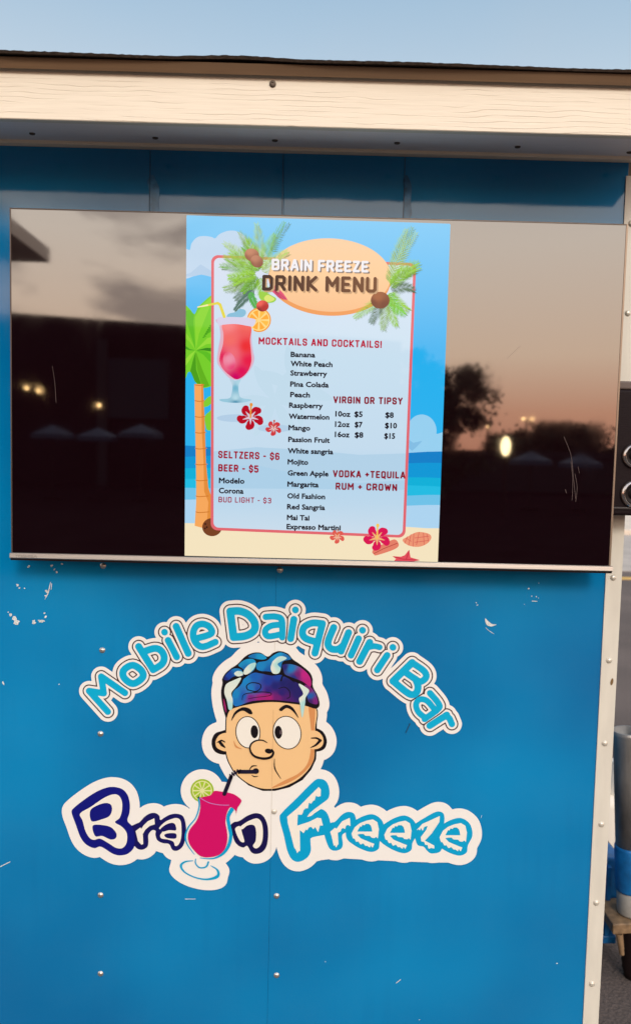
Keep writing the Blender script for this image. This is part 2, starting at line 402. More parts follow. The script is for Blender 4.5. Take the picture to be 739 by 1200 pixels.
def struct(o): o['kind'] = 'structure'; return o
bm = bmesh.new(); bmesh.ops.create_grid(bm, x_segments=20, y_segments=20, size=1500)
struct(bm_obj('ground', bm, ground_material()))
M_conc = mat('pale_concrete', (.62, .52, .42), .85, var=(3, .15), bump=((40, 40, 40), .3, .01, 4))
struct(boxo('pavement', (3, 17.0, -.1), (60, 24, .13), M_conc, bevel=.02))
struct(boxo('verge', (3, 24.01, -.1), (60, 70, .10), mat('dry_grass', (.20, .17, .09), .95, var=(1.5, .4), bump=((30, 30, 30), 1, .05, 4))))
struct(boxo('parking_line', (1.2, 9.7, 0.0), (40, 9.95, .004), mat('yellow_paint', (.62, .36, .08), .7, var=(14, .2))))
struct(boxo('concrete_apron', (1.2, 10.6, -.02), (40, 16.98, .006), mat('worn_concrete', (.40, .345, .30), .85, var=(2, .2))))

struct(boxo('bounce_pad', (-30, -9, .0), (1.6, .4, .02), mat('bounce_grey', (.125, .11, .10), .9, spec=.1, var=(2, .2), bump=((60, 60, 60), .3, .004, 4))))  # added as a reflector, bounces light up to the soffit
struct(boxo('dark_lot_sheet', (-80, -90, .0), (80, -9.01, .006), mat('darkened_asphalt', (.012, .008, .009), 1, spec=0, var=(1.2, .3))))  # dark sheet added over the ground to keep the screen's reflection black
# ------------------------------------------------------------------ trailer
TR = thing('trailer', (0, .9, 0), 'blue food trailer with printed daiquiri bar logo and cream roof board', 'trailer')
XR = .7445; XL = -2.2
def T(o): return adopt(o, TR)
def STF(o): o['kind'] = 'stuff'; return adopt(o, TR)
def tp(name, a, b, m, bevel=0): return T(boxo(name, a, b, m, bevel=bevel))
zj = at(370, 181, -.0).z           # wall / soffit junction
seamx = at(323, 700, 0).x
tp('wall_panel', (XL, -.001, .28), (seamx - .00015, .02, zj + .16), M_wall, .0005)
tp('wall_panel', (seamx + .00015, -.0008, .28), (.712, .02, zj + .16), M_wall, .0005)
tp('wall_core', (XL + .01, .021, .29), (XR - .01, 1.9, zj + .15), M_inner)
# corner trim: L profile
bm = bmesh.new()
xa = at(709, 680, -.004).x
for poly_ in [((xa, -.004), (XR, -.004), (XR, .06), (XR - .003, .06), (XR - .003, -.001), (xa, -.001))]:
    lo = [bm.verts.new((x, y, .27)) for x, y in poly_]; hi = [bm.verts.new((x, y, 2.405)) for x, y in poly_]
    for i in range(len(lo)):
        j = (i + 1) % len(lo); bm.faces.new((lo[i], lo[j], hi[j], hi[i]))
    bm.faces.new(hi); bm.faces.new(lo[::-1])
bmesh.ops.recalc_face_normals(bm, faces=bm.faces); T(bm_obj('corner_trim', bm, M_ctrim))
tp('side_panel', (XR - .009, .061, .28), (XR - .004, 1.9, zj + .16), M_wall)
tp('bottom_rail', (XL, -.004, .22), (XR, .05, .2795), M_ctrim, .002)
for ys in (.55, 1.3):
    for zc in (1,):
        bm = bmesh.new(); cyl(bm, (-.75, ys * 0 + ys, .33), (-.95, ys, .33), .33, seg=32); T(bm_obj('wheel', bm, M_dark, smooth=False))
tp('back_panel', (XL, 1.901, .28), (XR, 1.92, zj + .3), M_wall)
# eave: fascia, soffit, trim, drip edge, felt
XE = .762; YF = -.218
zf = at(370, 149, YF).z; zft = at(370, 90.5, YF).z; zs = at(370, 173.5, -.022).z
def prism(name, prof, x0, x1, m, nseg=1, wob=None):
    bm = bmesh.new(); rings = []
    for i in range(nseg + 1):
        x = x0 + (x1 - x0) * i / nseg; rings.append([bm.verts.new((x, y + (wob(x, k)[0] if wob else 0), z + (wob(x, k)[1] if wob else 0))) for k, (y, z) in enumerate(prof)])
    for A, B in zip(rings, rings[1:]):
        for i in range(len(prof)):
            j = (i + 1) % len(prof); bm.faces.new((A[i], A[j], B[j], B[i]))
    bm.faces.new(rings[0][::-1]); bm.faces.new(rings[-1]); bmesh.ops.recalc_face_normals(bm, faces=bm.faces)
    return T(bm_obj(name, bm, m))
prism('fascia_board', [(YF, zf + .0015), (YF + .0015, zf), (YF + .022, zf + .003), (YF + .022, zft + .01), (YF, zft + .01)], XL, XE, M_fascia)
prism('soffit_board', [(YF + .0225, zf + .004), (-.022, zs + .0005), (-.022, zs + .012), (YF + .0225, zf + .016)], XL, XE, M_soffit)
prism('soffit_trim', [(-.0215, zs - .004), (-.0215, zj + .03), (-.0015, zj + .03), (-.0015, zj), (-.0195, zj - .0005)], XL, XE - .012, M_strim)
zd0 = at(370, 89.5, YF - .012).z; zd1 = at(370, 76.5, YF - .018).z
prism('drip_edge', [(YF - .001, zd0 + .004), (YF - .010, zd0), (YF - .018, zd1), (YF + .03, zd1 + .012), (YF + .03, zd1 - .01), (YF - .001, zd1 - .012)], XL, XE + .01, M_drip)
def wob(x, k):
    top = k in (2, 3); 
    hump = .010 * math.exp(-((x + .80) / .13) ** 2) + .006 * math.exp(-((x + .16) / .10) ** 2) - .002
    rr = random.uniform(-.0007, .0007)
    dz_ = (hump * (1.0 if top else .75) + (rr if top else 0)) 
    return (-.003 * math.sin(x * 9), dz_) if k in (1, 2, 3, 0) else (0, 0)
prism('roofing_felt', [(YF + .02, zd1 + .0125), (YF - .026, zd1 + .002), (YF - .027, zd1 + .0075), (YF + .02, zd1 + .020), (1.95, zd1 + .16), (1.95, zd1 + .15)], XL, XE + .02, M_felt, 400, wob)
# rivets
def dome(r, h, seg=18, rings=5):
    bm = bmesh.new(); prof = [(r * 1.18, 0), (r * 1.15, h * .12), (r, h * .18)]
    prof += [(r * math.cos(a), h * .18 + h * .82 * math.sin(a)) for a in [math.pi / 2 * i / rings for i in range(1, rings)]] + [(r * .05, h)]
    lathe(bm, prof, seg, Matrix.Rotation(R(90), 4, 'X')); bmesh.ops.recalc_face_normals(bm, faces=bm.faces)
    me = bpy.data.meshes.new('rivet'); bm.to_mesh(me); bm.free()
    for p in me.polygons: p.use_smooth = True
    return me
RM = dome(.0062, .0042); RM.materials.append(M_rivet)
RW = dome(.0062, .0042); RW.materials.append(M_wrivet)
def rivet(px, py, me, Y, s=1):
    o = bpy.data.objects.new('rivet', me); COL.objects.link(o); o.location = at(px, py, Y) - TR.location; o.parent = TR; o.scale = (s, s, s); return o
for px, py in ((120, 762), (118, 860), (118, 1049), (118, 1141), (324, 1050), (324, 1143), (121, 663), (328, 668)): rivet(px, py, RM, -.0005)
for px, py in ((718, 677), (713, 774), (708, 871), (704, 966), (698, 1058), (693, 1153), (735, 367), (739, 262)): rivet(px, py, RW, -.0042)
for k in range(1, 6):
    for side_ in (0,):
        rivet(120 - 208 * k, 1047, RM, -.0015); rivet(120 - 208 * k, 860, RM, -.0015)
rivet(321, 951, RW, -.0022, .95)
# screws of the eave
sm = bpy.data.meshes.new('screw'); bm = bmesh.new()
lathe(bm, [(.0068, 0), (.0066, .0022), (.0050, .0036), (.0028, .0040), (.0024, .0022), (.0001, .0020)], 14, Matrix.Rotation(R(90), 4, 'X')); bmesh.ops.recalc_face_normals(bm, faces=bm.faces); bm.to_mesh(sm); bm.free(); sm.materials.append(M_screw)
def screw(p, rot=(0, 0, 0), s=1):
    o = bpy.data.objects.new('screw', sm); COL.objects.link(o); o.parent = TR; o.location = p - TR.location; o.rotation_euler = rot; o.scale = (s,) * 3
screw(at(319.5, 98.5, YF - .0002), s=1.0)
for px, py in ((38, 156), (182, 161), (322, 164), (465, 167), (606, 171.5), (737, 178)):
    # where the view ray meets the sloping soffit
    a = Vector((0, YF + .0225, zf + .004)); b = Vector((0, -.022, zs + .0005)); d = ray(px, py); nrm = Vector((0, -(b.z - a.z), b.y - a.y)).normalized()
    t = (a - CAM).dot(nrm) / d.dot(nrm); p = CAM + d * t
    screw(p, (R(90) - math.atan2(b.z - a.z, b.y - a.y) * -1, 0, 0), .95)

# thin vertical panel joints and old tape above the television
for px in (176, 331.5, 474):
    a = at(px, 196, -.0015); T(boxo('panel_joint', (a.x - .0006, -.0022, at(px, 252, 0).z - .1), (a.x + .0006, -.0012 if px < 323 else -.0002, zj - .001), mat('joint_sealant', (.02, .05, .10), .4)))
M_tape = mat('old_clear_tape', (.03, .15, .31), .2, var=((40, 40, 40), .5))
for k_, (px, w_) in enumerate(((180, 7), (477, 5))):
    o = flat('tape_scrap', blob([(px - w_, 212), (px - 1, 205), (px + 4, 214), (px + w_, 222), (px + w_ - 1, 236), (px + 5, 252), (px - 3, 258), (px - w_ + 1, 240), (px - w_ + 2, 226)]), -.0022, M_tape, res=.5); T(o)
M_paint = mat('bare_primer', (.58, .60, .58), .6, var=(420, .4))

# ------------------------------------------------------------------ the printed logo: white backing, then ink, each layer a hair proud of the last
D0 = -.0022
def lay(k): return D0 - .00035 * k
A_ = F(90, 740, 7.39); B_ = F(150, 700, 6.158); C_ = F(250, 695, 6.158); D_ = F(340, 700, 6.158); E_ = F(420, 740, 6.158)
letters = []
def L_(name, *strokes): letters.append(union(strokes))
r0 = 4.1
L_('M', line(A_([(270, 695), (108, 515), (235, 535), (213, 390), (418, 532)]), r0 * .92))
L_('o', line(smooth(A_([(485, 292), (562, 340), (570, 400), (487, 452), (410, 400), (408, 335)]) , True), r0) )
L_('b', line(B_([(78, 355), (182, 522)]), r0), line(B_([(182, 522), (245, 482), (262, 435), (242, 388), (195, 368), (118, 390)]), r0, True))
L_('i', line(B_([(290, 310), (352, 430)]), r0 * .95), line(B_([(264, 251), (265, 252)]), r0 * .93))
L_('l', line(B_([(348, 210), (435, 404)]), r0))
L_('e', line(B_([(500, 295), (600, 262), (590, 215), (540, 192), (492, 208), (470, 265), (487, 325), (540, 357), (630, 323)]), r0 * .95, True))
L_('D', line(C_([(122, 132), (146, 318)]), r0 * 1.12), line(C_([(122, 132), (190, 130), (255, 158), (298, 215), (292, 272), (235, 308), (146, 318)]), r0 * 1.12, True))
L_('a', line(C_([(378, 172), (450, 170), (494, 198), (497, 320)]), r0 * .9, True), line(C_([(497, 228), (420, 235), (374, 270), (395, 312), (497, 295)]), r0 * .88, True))
L_('i', line(C_([(580, 190), (557, 328)]), r0), line(C_([(591, 121), (592, 122)]), r0 * .95))
L_('q', line(D_([(232, 190), (178, 402)]), r0), line(D_([(232, 190), (160, 185), (103, 212), (88, 262), (118, 300), (195, 322)]), r0, True))
L_('u', line(D_([(313, 218), (272, 322), (290, 368), (340, 375), (378, 350)]), r0, True), line(D_([(420, 255), (366, 388)]), r0))
L_('i', line(D_([(492, 298), (438, 418)]), r0 * .95), line(D_([(520, 237), (521, 238)]), r0 * .95))
L_('r', line(D_([(572, 325), (500, 462)]), r0), line(D_([(560, 360), (605, 352), (643, 360)]), r0 * .85, True))
L_('i', line(E_([(205, 172), (134, 278)]), r0 * .95), line(E_([(246, 114), (247, 115)]), r0 * .95))
L_('B', line(E_([(385, 225), (248, 358)]), r0 * 1.05), line(E_([(385, 225), (470, 285), (486, 330), (445, 362), (395, 335), (330, 290)]), r0 * .95, True), line(E_([(410, 345), (428, 400), (410, 448), (360, 448), (248, 358)]), r0 * 1.0, True))
L_('a', line(E_([(514, 445), (575, 520), (572, 560), (476, 632)]), r0 * .9, True), line(E_([(545, 560), (492, 500), (440, 490), (414, 525), (428, 578), (475, 620)]), r0 * .85, True))
L_('r', line(E_([(512, 680), (635, 602)]), r0 * .95), line(E_([(632, 608), (655, 628), (672, 668)]), r0 * .9))
def nearest(Ls):
    bb = union([l.grow(14) for l in Ls]).bb
    def f2(X, Y):
        d1 = np.full(X.shape, 1e9); d2 = np.full(X.shape, 1e9)
        for l in Ls:
            b = l.bb; m_ = (X > b[0] - 15) & (X < b[2] + 15) & (Y > b[1] - 15) & (Y < b[3] + 15)
            d = np.full(X.shape, 1e9); d[m_] = l.f(X[m_], Y[m_])
            d2 = np.minimum(d2, np.maximum(d, d1)); d1 = np.minimum(d1, d)
        return d1, d2
    return f2, bb
f2, bbw = nearest(letters)
word_bb = bbw
arc_back = Sh(lambda X, Y: f2(X, Y)[0] - 8.0, word_bb)
arc_dark = Sh(lambda X, Y: f2(X, Y)[0] - 3.85, word_bb)
def _w(X, Y):
    a, b = f2(X, Y); return np.maximum(a - 2.45, .7 - (b - a) / 2)
arc_white = Sh(_w, word_bb)

H_ = F(230, 750, 4.347); N_ = F(250, 755, 5.279); Q_ = F(240, 835, 4.927)
face = blob(H_([(156, 345), (153, 400), (151, 470), (149, 540), (155, 590), (172, 635), (205, 685), (265, 732), (330, 757), (400, 758), (470, 738), (530, 703), (575, 655), (600, 605), (603, 540), (606, 450), (608, 345), (500, 310), (380, 305), (250, 320)]))
brain_all = blob(N_([(55, 215), (75, 180), (108, 150), (150, 122), (195, 77), (240, 54), (290, 52), (335, 76), (372, 52), (410, 42), (460, 58), (490, 92), (530, 120), (590, 168), (612, 210), (615, 262), (645, 320), (656, 375), (632, 398), (575, 382), (520, 372), (370, 357), (240, 368), (122, 397), (95, 420), (80, 455), (58, 385), (48, 300), (57, 240)]))
ear_l = blob(H_([(158, 468), (125, 465), (92, 480), (78, 520), (88, 560), (118, 580), (158, 573)]))
ear_r = blob(H_([(575, 462), (610, 450), (645, 468), (664, 510), (655, 550), (625, 567), (585, 565), (575, 550)]))
G_ = F(205, 900, 8.211)
foot_full = ell(205 + 235 / 8.211, 900 + 985 / 8.211, 190 / 8.211, 85 / 8.211, 14)
lime_c = G_([(262, 218)])[0]
cup = blob(G_([(235, 285), (240, 370), (210, 480), (130, 570), (98, 660), (120, 750), (185, 830), (300, 868), (400, 855), (480, 800), (540, 720), (552, 640), (525, 550), (520, 470), (550, 400), (590, 400), (632, 320), (560, 250), (440, 225), (340, 235)]))
straw = line(Q_([(295, 342), (200, 342)]), 2.3) | line(Q_([(150, 375), (113, 470)]), 2.3)
Bb = F(70, 905, 7.39); Rr = F(150, 935, 9.2375); Nn = F(265, 940, 12.317); Ff = F(315, 905, 7.39); Re = F(375, 935, 7.39); Ez = F(440, 935, 5.685)
b_out = blob(Bb([(105, 350), (125, 308), (235, 222), (340, 158), (440, 127), (530, 140), (585, 190), (608, 270), (605, 350), (588, 420), (630, 470), (652, 540), (648, 640), (600, 700), (530, 720), (460, 705), (360, 645), (300, 657), (230, 625), (180, 560), (140, 450)]))
ra_out = blob(Rr([(0, 320), (50, 298), (100, 275), (130, 260), (180, 205), (240, 168), (300, 165), (340, 195), (352, 240), (400, 210), (460, 180), (530, 172), (592, 195), (620, 260), (630, 350), (620, 450), (590, 530), (530, 572), (480, 560), (445, 500), (380, 490), (320, 460), (298, 400), (300, 358), (262, 350), (222, 400), (222, 480), (210, 530), (160, 560), (105, 552), (60, 510), (20, 500)]))
n_out = blob(Nn([(62, 345), (110, 290), (190, 270), (300, 200), (410, 160), (500, 175), (560, 240), (598, 350), (605, 500), (580, 640), (520, 720), (430, 748), (360, 720), (305, 632), (250, 655), (180, 630), (120, 560), (88, 450)]))
f_out = blob(Ff([(93, 402), (118, 345), (240, 225), (385, 80), (440, 57), (495, 80), (523, 150), (515, 222), (460, 270), (395, 318), (345, 362), (350, 375), (395, 352), (445, 318), (500, 350), (530, 430), (545, 520), (480, 542), (372, 565), (360, 600), (362, 680), (330, 740), (260, 775), (200, 755), (160, 680), (130, 550)]))
r_out = blob(Re([(30, 260), (95, 215), (130, 205), (190, 145), (240, 122), (290, 135), (310, 190), (300, 240), (235, 290), (190, 325), (196, 400), (180, 440), (130, 458), (82, 438), (48, 360)]))
e_pts = [(310, 190), (380, 155), (450, 142), (510, 170), (545, 220), (553, 300), (515, 380), (505, 440), (445, 468), (360, 445), (280, 400), (232, 355), (222, 280), (258, 228)]
e1o = blob(Re(e_pts)); sh_ = lambda pts, dx_, dy_: [(x + dx_, y + dy_) for x, y in pts]
e2o = blob(sh_(Re(e_pts), 38.2, 1.5)); e3o = blob(sh_(Re(e_pts), 103, 4.3))
z_out = blob(Ez([(255, 180), (330, 130), (405, 92), (450, 105), (455, 165), (432, 235), (400, 285), (440, 320), (425, 360), (370, 370), (340, 350), (318, 325), (280, 315), (262, 270), (245, 220)]))
freeze_out = union([f_out, r_out, e1o, e2o, z_out, e3o]); brain_out = b_out | ra_out | n_out
sil = union([face, brain_all, ear_l, ear_r, foot_full, ell(*lime_c, 13.6, 13.6), cup, brain_out]).grow(11.4)
backing = union([arc_back, sil, freeze_out.grow(11.2), line([(330, 900), (352, 930)], 9), line([(318, 985), (318, 955)], 9), ell(320, 938, 24, 10), ell(296, 938, 14, 12), poly([(345, 1012), (362, 1012), (376, 1008), (395, 1005.5), (420, 1007), (460, 1009), (500, 1010.5), (535, 1011), (548, 1005), (557, 985), (540, 960), (360, 960)])])
backing = T(flat('logo_sticker', backing, lay(0), ink(240, 236, 230), res=.8))
def dec(name, s, k, m, res=.4, col=None):
    o = flat(name, s, lay(k), m, None, res, col); return adopt(o, TR) if False else _sub(o)
def _sub(o):
    o.parent = backing; return o
dec('letter_outline', arc_dark, 1, ink(72, 40, 42), .5)
dec('letter_rim', arc_white, 2, ink(240, 236, 230), .5)
for l in letters: dec('letter', l, 3, ink(0, 172, 214), .5)
# face
BLK = ink(16, 8, 16); SKIN = ink(240, 196, 140); TAN = ink(214, 145, 88); WHT = ink(240, 234, 222)
dec('head_outline', union([face.grow(.9), line(H_([(200, 680), (270, 733), (340, 760), (400, 760), (470, 742), (535, 705), (578, 655), (602, 605), (606, 520), (608, 345)]), [.6, 2, 2, 2, 2.2, 2.2, 2, 1.8, 1.6, 1.4]), ear_l, ear_r]), 1, BLK)
dec('face', face.grow(-.35) | blob(H_([(160, 480), (125, 480), (105, 500), (98, 525), (110, 553), (160, 563)])), 2, SKIN)
dec('ear', blob(H_([(570, 470), (612, 464), (640, 488), (647, 520), (635, 545), (605, 556), (575, 545)])), 3, SKIN)
dec('face_shade', poly(smooth(H_([(572, 335), (603, 338), (602, 450), (598, 600), (570, 652), (520, 698), (450, 735), (380, 755), (450, 715), (520, 680), (565, 630), (582, 560), (585, 480), (580, 420)]))) & face.grow(-.4), 2.5, TAN)
for s in ([line(H_([(106, 522), (128, 512), (146, 520)]), [.4, 1, .6], True) | line(H_([(120, 520), (132, 535), (147, 548)]), [1.6, 1.8, .5], True), line(H_([(585, 500), (612, 500), (634, 512)]), [.6, 1.1, 1.2], True) | line(H_([(630, 512), (608, 535), (582, 548)]), [1.8, 1.2, .4], True)]): dec('ear_crease', s, 4, BLK)
el = ell(*H_([(263, 470)])[0], 61 / 4.347, 80 / 4.347, -6); er = ell(*H_([(462, 472)])[0], 70 / 4.347, 84 / 4.347, -14)
for s in (el, er): dec('eye_outline', s.grow(.5), 4, BLK); dec('eye', s.grow(-.5), 5, WHT)
for c in ((296, 467), (418, 470)): dec('pupil', ell(*H_([c])[0], 19 / 4.347, 33 / 4.347, -3), 6, BLK)
dec('eye_glint', poly(H_([(424, 460), (434, 460), (434, 480), (424, 480)])), 7, ink(95, 80, 85))
nose = blob(H_([(290, 518), (274, 545), (279, 575), (300, 594), (345, 603), (380, 594), (391, 573), (385, 556), (358, 528), (325, 508)]))
dec('nose', nose, 7, SKIN)
dec('nose_outline', line(H_([(360, 523), (340, 512), (312, 511), (285, 524), (273, 548), (281, 576), (302, 595), (345, 604), (380, 596), (392, 574), (384, 558)]), [.4, .8, .8, 1, 1, 1.2, 1.3, 1.5, 1.5, 1.3, .8], True), 8, BLK)
dec('nostril', ell(*H_([(368, 566)])[0], 4.4, 2.9, 10), 8, BLK)
dec('eyebrow', blob(H_([(178, 413), (195, 368), (235, 343), (272, 350), (286, 374), (270, 377), (238, 360), (205, 375)])), 5, BLK)
dec('eyebrow', blob(H_([(422, 352), (455, 330), (492, 345), (521, 398), (490, 362), (460, 346), (434, 362)])), 5, BLK)
for s in ([line(H_([(398, 605), (400, 655), (430, 706)]), [.3, .8, .3], True), line(H_([(270, 662), (285, 643), (308, 641)]), [.3, .9, .4], True), line(H_([(282, 688), (296, 696), (314, 694)]), [.3, .7, .3], True)]): dec('cheek_line', s, 4, BLK)
dec('cheek_crease', line(H_([(190, 513), (203, 543), (232, 555)]), [.2, 1.1, .2], True), 4, TAN)
dec('mouth', ell(*H_([(303, 668)])[0], 3.7, 3.4), 5, BLK)
NAVY = ink(24, 18, 46)
dec('drinking_straw', straw, 6, NAVY)
zig = Q_([(205, 330), (196, 352), (188, 330), (182, 356), (172, 336), (170, 364), (158, 346), (158, 374), (145, 358), (152, 384)])
dec('straw_bellows', line(zig, .75), 6, NAVY)
# brain
dec('brain_outline', brain_all, 3.4, BLK)
PM = attr_mat('printed_gradient', rough=.42)
def mixc(stops_xy):                   # inverse-distance blend of coloured points (photo px)
    P = np.array([s[0] for s in stops_xy]); C = np.array([np.array(srgb(*s[1])) * .85 for s in stops_xy])
    def f(x, y):
        d = (x[:, None] - P[None, :, 0]) ** 2 + (y[:, None] - P[None, :, 1]) ** 2 + 2; w_ = 1 / d ** 1.7
        return (w_ @ C) / w_.sum(1)[:, None]
    return f
def np_(p): return N_([p])[0]
lobes = [
 ([(62, 217), (80, 182), (120, 150), (165, 150), (186, 176), (180, 198), (130, 200), (92, 225)], [(np_((90, 190)), (0, 60, 160)), (np_((150, 160)), (0, 120, 190)), (np_((70, 215)), (10, 20, 110))]),
 ([(152, 130), (192, 95), (240, 88), (264, 108), (258, 150), (232, 180), (198, 185), (182, 155)], [(np_((170, 120)), (0, 140, 195)), (np_((230, 95)), (0, 150, 205)), (np_((190, 150)), (0, 110, 180))]),
 ([(212, 78), (250, 56), (300, 58), (332, 84), (310, 97), (260, 92)], [(np_((230, 70)), (0, 110, 180)), (np_((300, 75)), (0, 150, 205))]),
 ([(272, 112), (330, 99), (362, 72), (410, 48), (460, 64), (482, 94), (432, 108), (420, 150), (402, 180), (340, 170), (290, 167), (264, 150)], [(np_((300, 140)), (0, 130, 195)), (np_((400, 60)), (0, 150, 210)), (np_((450, 80)), (0, 110, 180)), (np_((330, 165)), (0, 90, 170))]),
 ([(118, 300), (163, 255), (185, 215), (245, 175), (300, 180), (360, 192), (410, 187), (450, 197), (490, 222), (540, 250), (562, 290), (572, 362), (520, 362), (370, 347), (240, 354), (132, 385)], [(np_((140, 310)), (0, 130, 195)), (np_((200, 230)), (0, 130, 200)), (np_((260, 200)), (0, 90, 180)), (np_((340, 230)), (10, 50, 150)), (np_((430, 240)), (12, 16, 100)), (np_((380, 260)), (12, 20, 110)), (np_((480, 260)), (16, 12, 96)), (np_((520, 300)), (24, 12, 100)), (np_((340, 325)), (170, 10, 110)), (np_((290, 330)), (160, 14, 120)), (np_((230, 330)), (120, 20, 130)), (np_((400, 330)), (110, 10, 110)), (np_((340, 290)), (30, 20, 120)), (np_((450, 340)), (70, 10, 105)), (np_((150, 370)), (0, 110, 190)), (np_((185, 320)), (0, 90, 180)), (np_((420, 300)), (30, 12, 110)), (np_((280, 280)), (0, 70, 165)), (np_((230, 280)), (0, 120, 195)), (np_((400, 200)), (0, 60, 160))]),
 ([(427, 125), (480, 121), (540, 142), (590, 188), (606, 230), (598, 265), (548, 232), (480, 205), (442, 188), (430, 160)], [(np_((480, 150)), (0, 120, 190)), (np_((440, 140)), (30, 20, 110)), (np_((520, 190)), (110, 15, 110)), (np_((560, 190)), (190, 20, 130)), (np_((590, 240)), (180, 20, 120)), (np_((500, 205)), (20, 40, 130))]),
 ([(562, 250), (608, 268), (640, 320), (645, 372), (592, 362), (575, 320)], [(np_((590, 280)), (120, 20, 110)), (np_((600, 320)), (0, 90, 170)), (np_((630, 350)), (120, 20, 120)), (np_((600, 355)), (60, 15, 100))]),
 ([(60, 325), (68, 340), (80, 385), (82, 430), (64, 390)], [(np_((70, 360)), (160, 20, 100)), (np_((70, 400)), (150, 20, 100))]),
]
for k_, (pts, cols) in enumerate(lobes): dec('brain_lobe', blob(N_(pts)).grow(-.45), 4 + .1 * k_, PM, .4, mixc(cols))
dec('brain_fold', union([line(N_([(212, 282), (205, 258), (235, 238), (285, 245), (292, 270), (262, 292), (215, 282)]), .6, True), line(N_([(178, 345), (190, 310), (260, 298), (310, 295), (355, 302), (345, 318), (255, 330), (215, 338)]), [.3, .6, .4, .3], True), line(N_([(418, 225), (430, 195), (460, 205), (500, 235)]), [.9, .9, .4], True), line(N_([(402, 275), (440, 265), (470, 290), (472, 325), (455, 335)]), [.3, .5, .4], True), line(N_([(120, 270), (165, 250), (180, 225)]), .5, True)]), 5, BLK)
for pts in ([(172, 207), (120, 225), (78, 250), (68, 300), (84, 350), (95, 402), (116, 400), (120, 345), (112, 300), (145, 258)], [(190, 160), (222, 125), (262, 114), (252, 150), (216, 182), (190, 186)], [(128, 182), (150, 165), (182, 172), (180, 192), (150, 198)],
            [(372, 100), (400, 78), (430, 74), (454, 88), (412, 110), (397, 125), (416, 150), (402, 180), (368, 180), (354, 150), (362, 115)], [(526, 245), (565, 262), (592, 288), (570, 330), (566, 370), (549, 455), (536, 372), (530, 335), (555, 305)]):
    b_ = blob(N_(pts)); dec('brain_drip', b_, 6, PM, .5, mixc([(np_(pts[0]), (215, 232, 222)), (np_(pts[len(pts) // 2]), (170, 220, 218)), (np_(pts[-2]), (225, 232, 218))]))
# glass
CY = ink(0, 160, 208); MAG = ink(205, 8, 100)
dec('lime_rind', ell(*lime_c, 13.6, 13.6), 1, ink(158, 190, 40))
dec('lime_pith', ell(*lime_c, 11.6, 11.6), 2, ink(222, 226, 160))
for k in range(10):
    a0 = R(36 * k + 5); a1 = R(36 * k + 31)
    pts = [(lime_c[0] + 2.2 * math.cos((a0 + a1) / 2), lime_c[1] + 2.2 * math.sin((a0 + a1) / 2))] + [(lime_c[0] + 10.4 * math.cos(a), lime_c[1] + 10.4 * math.sin(a)) for a in (a0, (a0 * 2 + a1) / 3, (a0 + a1 * 2) / 3, a1)]
    dec('lime_segment', poly(pts), 3, ink(160, 195, 45))
dec('drink', blob(G_([(236, 288), (262, 280), (340, 262), (378, 222), (440, 225), (560, 250), (636, 305), (628, 345), (602, 385), (592, 430), (588, 455), (582, 410), (535, 378), (502, 430), (487, 520), (500, 600), (505, 690), (480, 780), (420, 838), (330, 860), (250, 850), (190, 800), (140, 730), (125, 660), (145, 590), (212, 500), (243, 400), (242, 320)]), 6), 4, MAG)
dec('drink_line', line(G_([(245, 290), (330, 335), (430, 355), (520, 357)]), .45, True), 5, ink(190, 120, 190))
dec('glass_outline', union([line(G_([(230, 285), (234, 370), (200, 480), (130, 570), (102, 660), (122, 740), (190, 835)]), [1.4, .8, .7, .9, 1.0, .8, .3], True), line(G_([(548, 400), (512, 470), (522, 560), (538, 650), (515, 750), (455, 830), (360, 872), (240, 866)]), [2.4, 2.0, 2.0, 2.0, 1.9, 1.5, .8, .3], True),
    line(G_([(175, 893), (100, 902), (58, 940), (92, 1000), (190, 1052), (300, 1072), (395, 1052), (420, 1018), (402, 975), (345, 940)]), [.4, 1.0, 1.4, .9, .8, 1, 1.8, 1.6, 1, .4], True), line(G_([(200, 875), (200, 920), (240, 960), (300, 950), (322, 905)]), [.5, .8, .8, 1, 1], True)]), 3, CY)
# lettering
BLUE = ink(12, 16, 120)
dec('letter', b_out, 1, BLUE); dec('letter', ra_out - b_out.grow(-.5), 2, ink(18, 12, 88)); dec('letter', n_out, 2, ink(18, 10, 72))
dec('letter_fill', blob(Bb([(178, 358), (270, 300), (380, 225), (460, 192), (512, 202), (540, 255), (540, 330), (520, 395), (480, 433), (540, 472), (582, 530), (580, 610), (545, 655), (490, 655), (420, 612), (350, 575), (300, 585), (262, 570), (225, 510), (200, 420)])) - blob(Bb([(266, 332), (330, 285), (400, 266), (445, 282), (454, 330), (430, 380), (370, 406), (278, 424)])) - blob(Bb([(288, 462), (380, 458), (450, 480), (492, 530), (485, 572), (440, 582), (370, 552), (308, 552)])), 3, WHT)
dec('letter_fill', poly(Rr([(85, 360), (135, 322), (146, 337), (170, 300), (215, 255), (285, 222), (290, 285), (240, 300), (190, 340), (160, 390), (165, 500), (145, 505), (112, 470)])).grow(.15), 4, WHT)
a_in = blob(Rr([(338, 325), (400, 262), (470, 230), (530, 218), (570, 250), (580, 350), (572, 450), (545, 508), (510, 520), (492, 475), (430, 450), (365, 440), (348, 405), (372, 368), (356, 345)]))
dec('letter_fill', a_in - blob(Rr([(352, 338), (410, 290), (475, 270), (512, 290), (519, 350), (445, 350), (378, 366)])) - blob(Rr([(393, 405), (430, 384), (517, 386), (517, 438), (430, 436)])), 4, WHT)
dec('letter_fill', blob(Nn([(130, 382), (188, 345), (212, 372), (228, 440), (262, 560), (240, 580), (200, 558), (158, 480)])) | blob(Nn([(200, 362), (300, 285), (420, 236), (480, 252), (516, 315), (530, 430), (520, 560), (480, 640), (425, 668), (386, 630), (425, 560), (432, 440), (415, 352), (370, 325), (300, 340), (232, 392)])), 4, WHT)
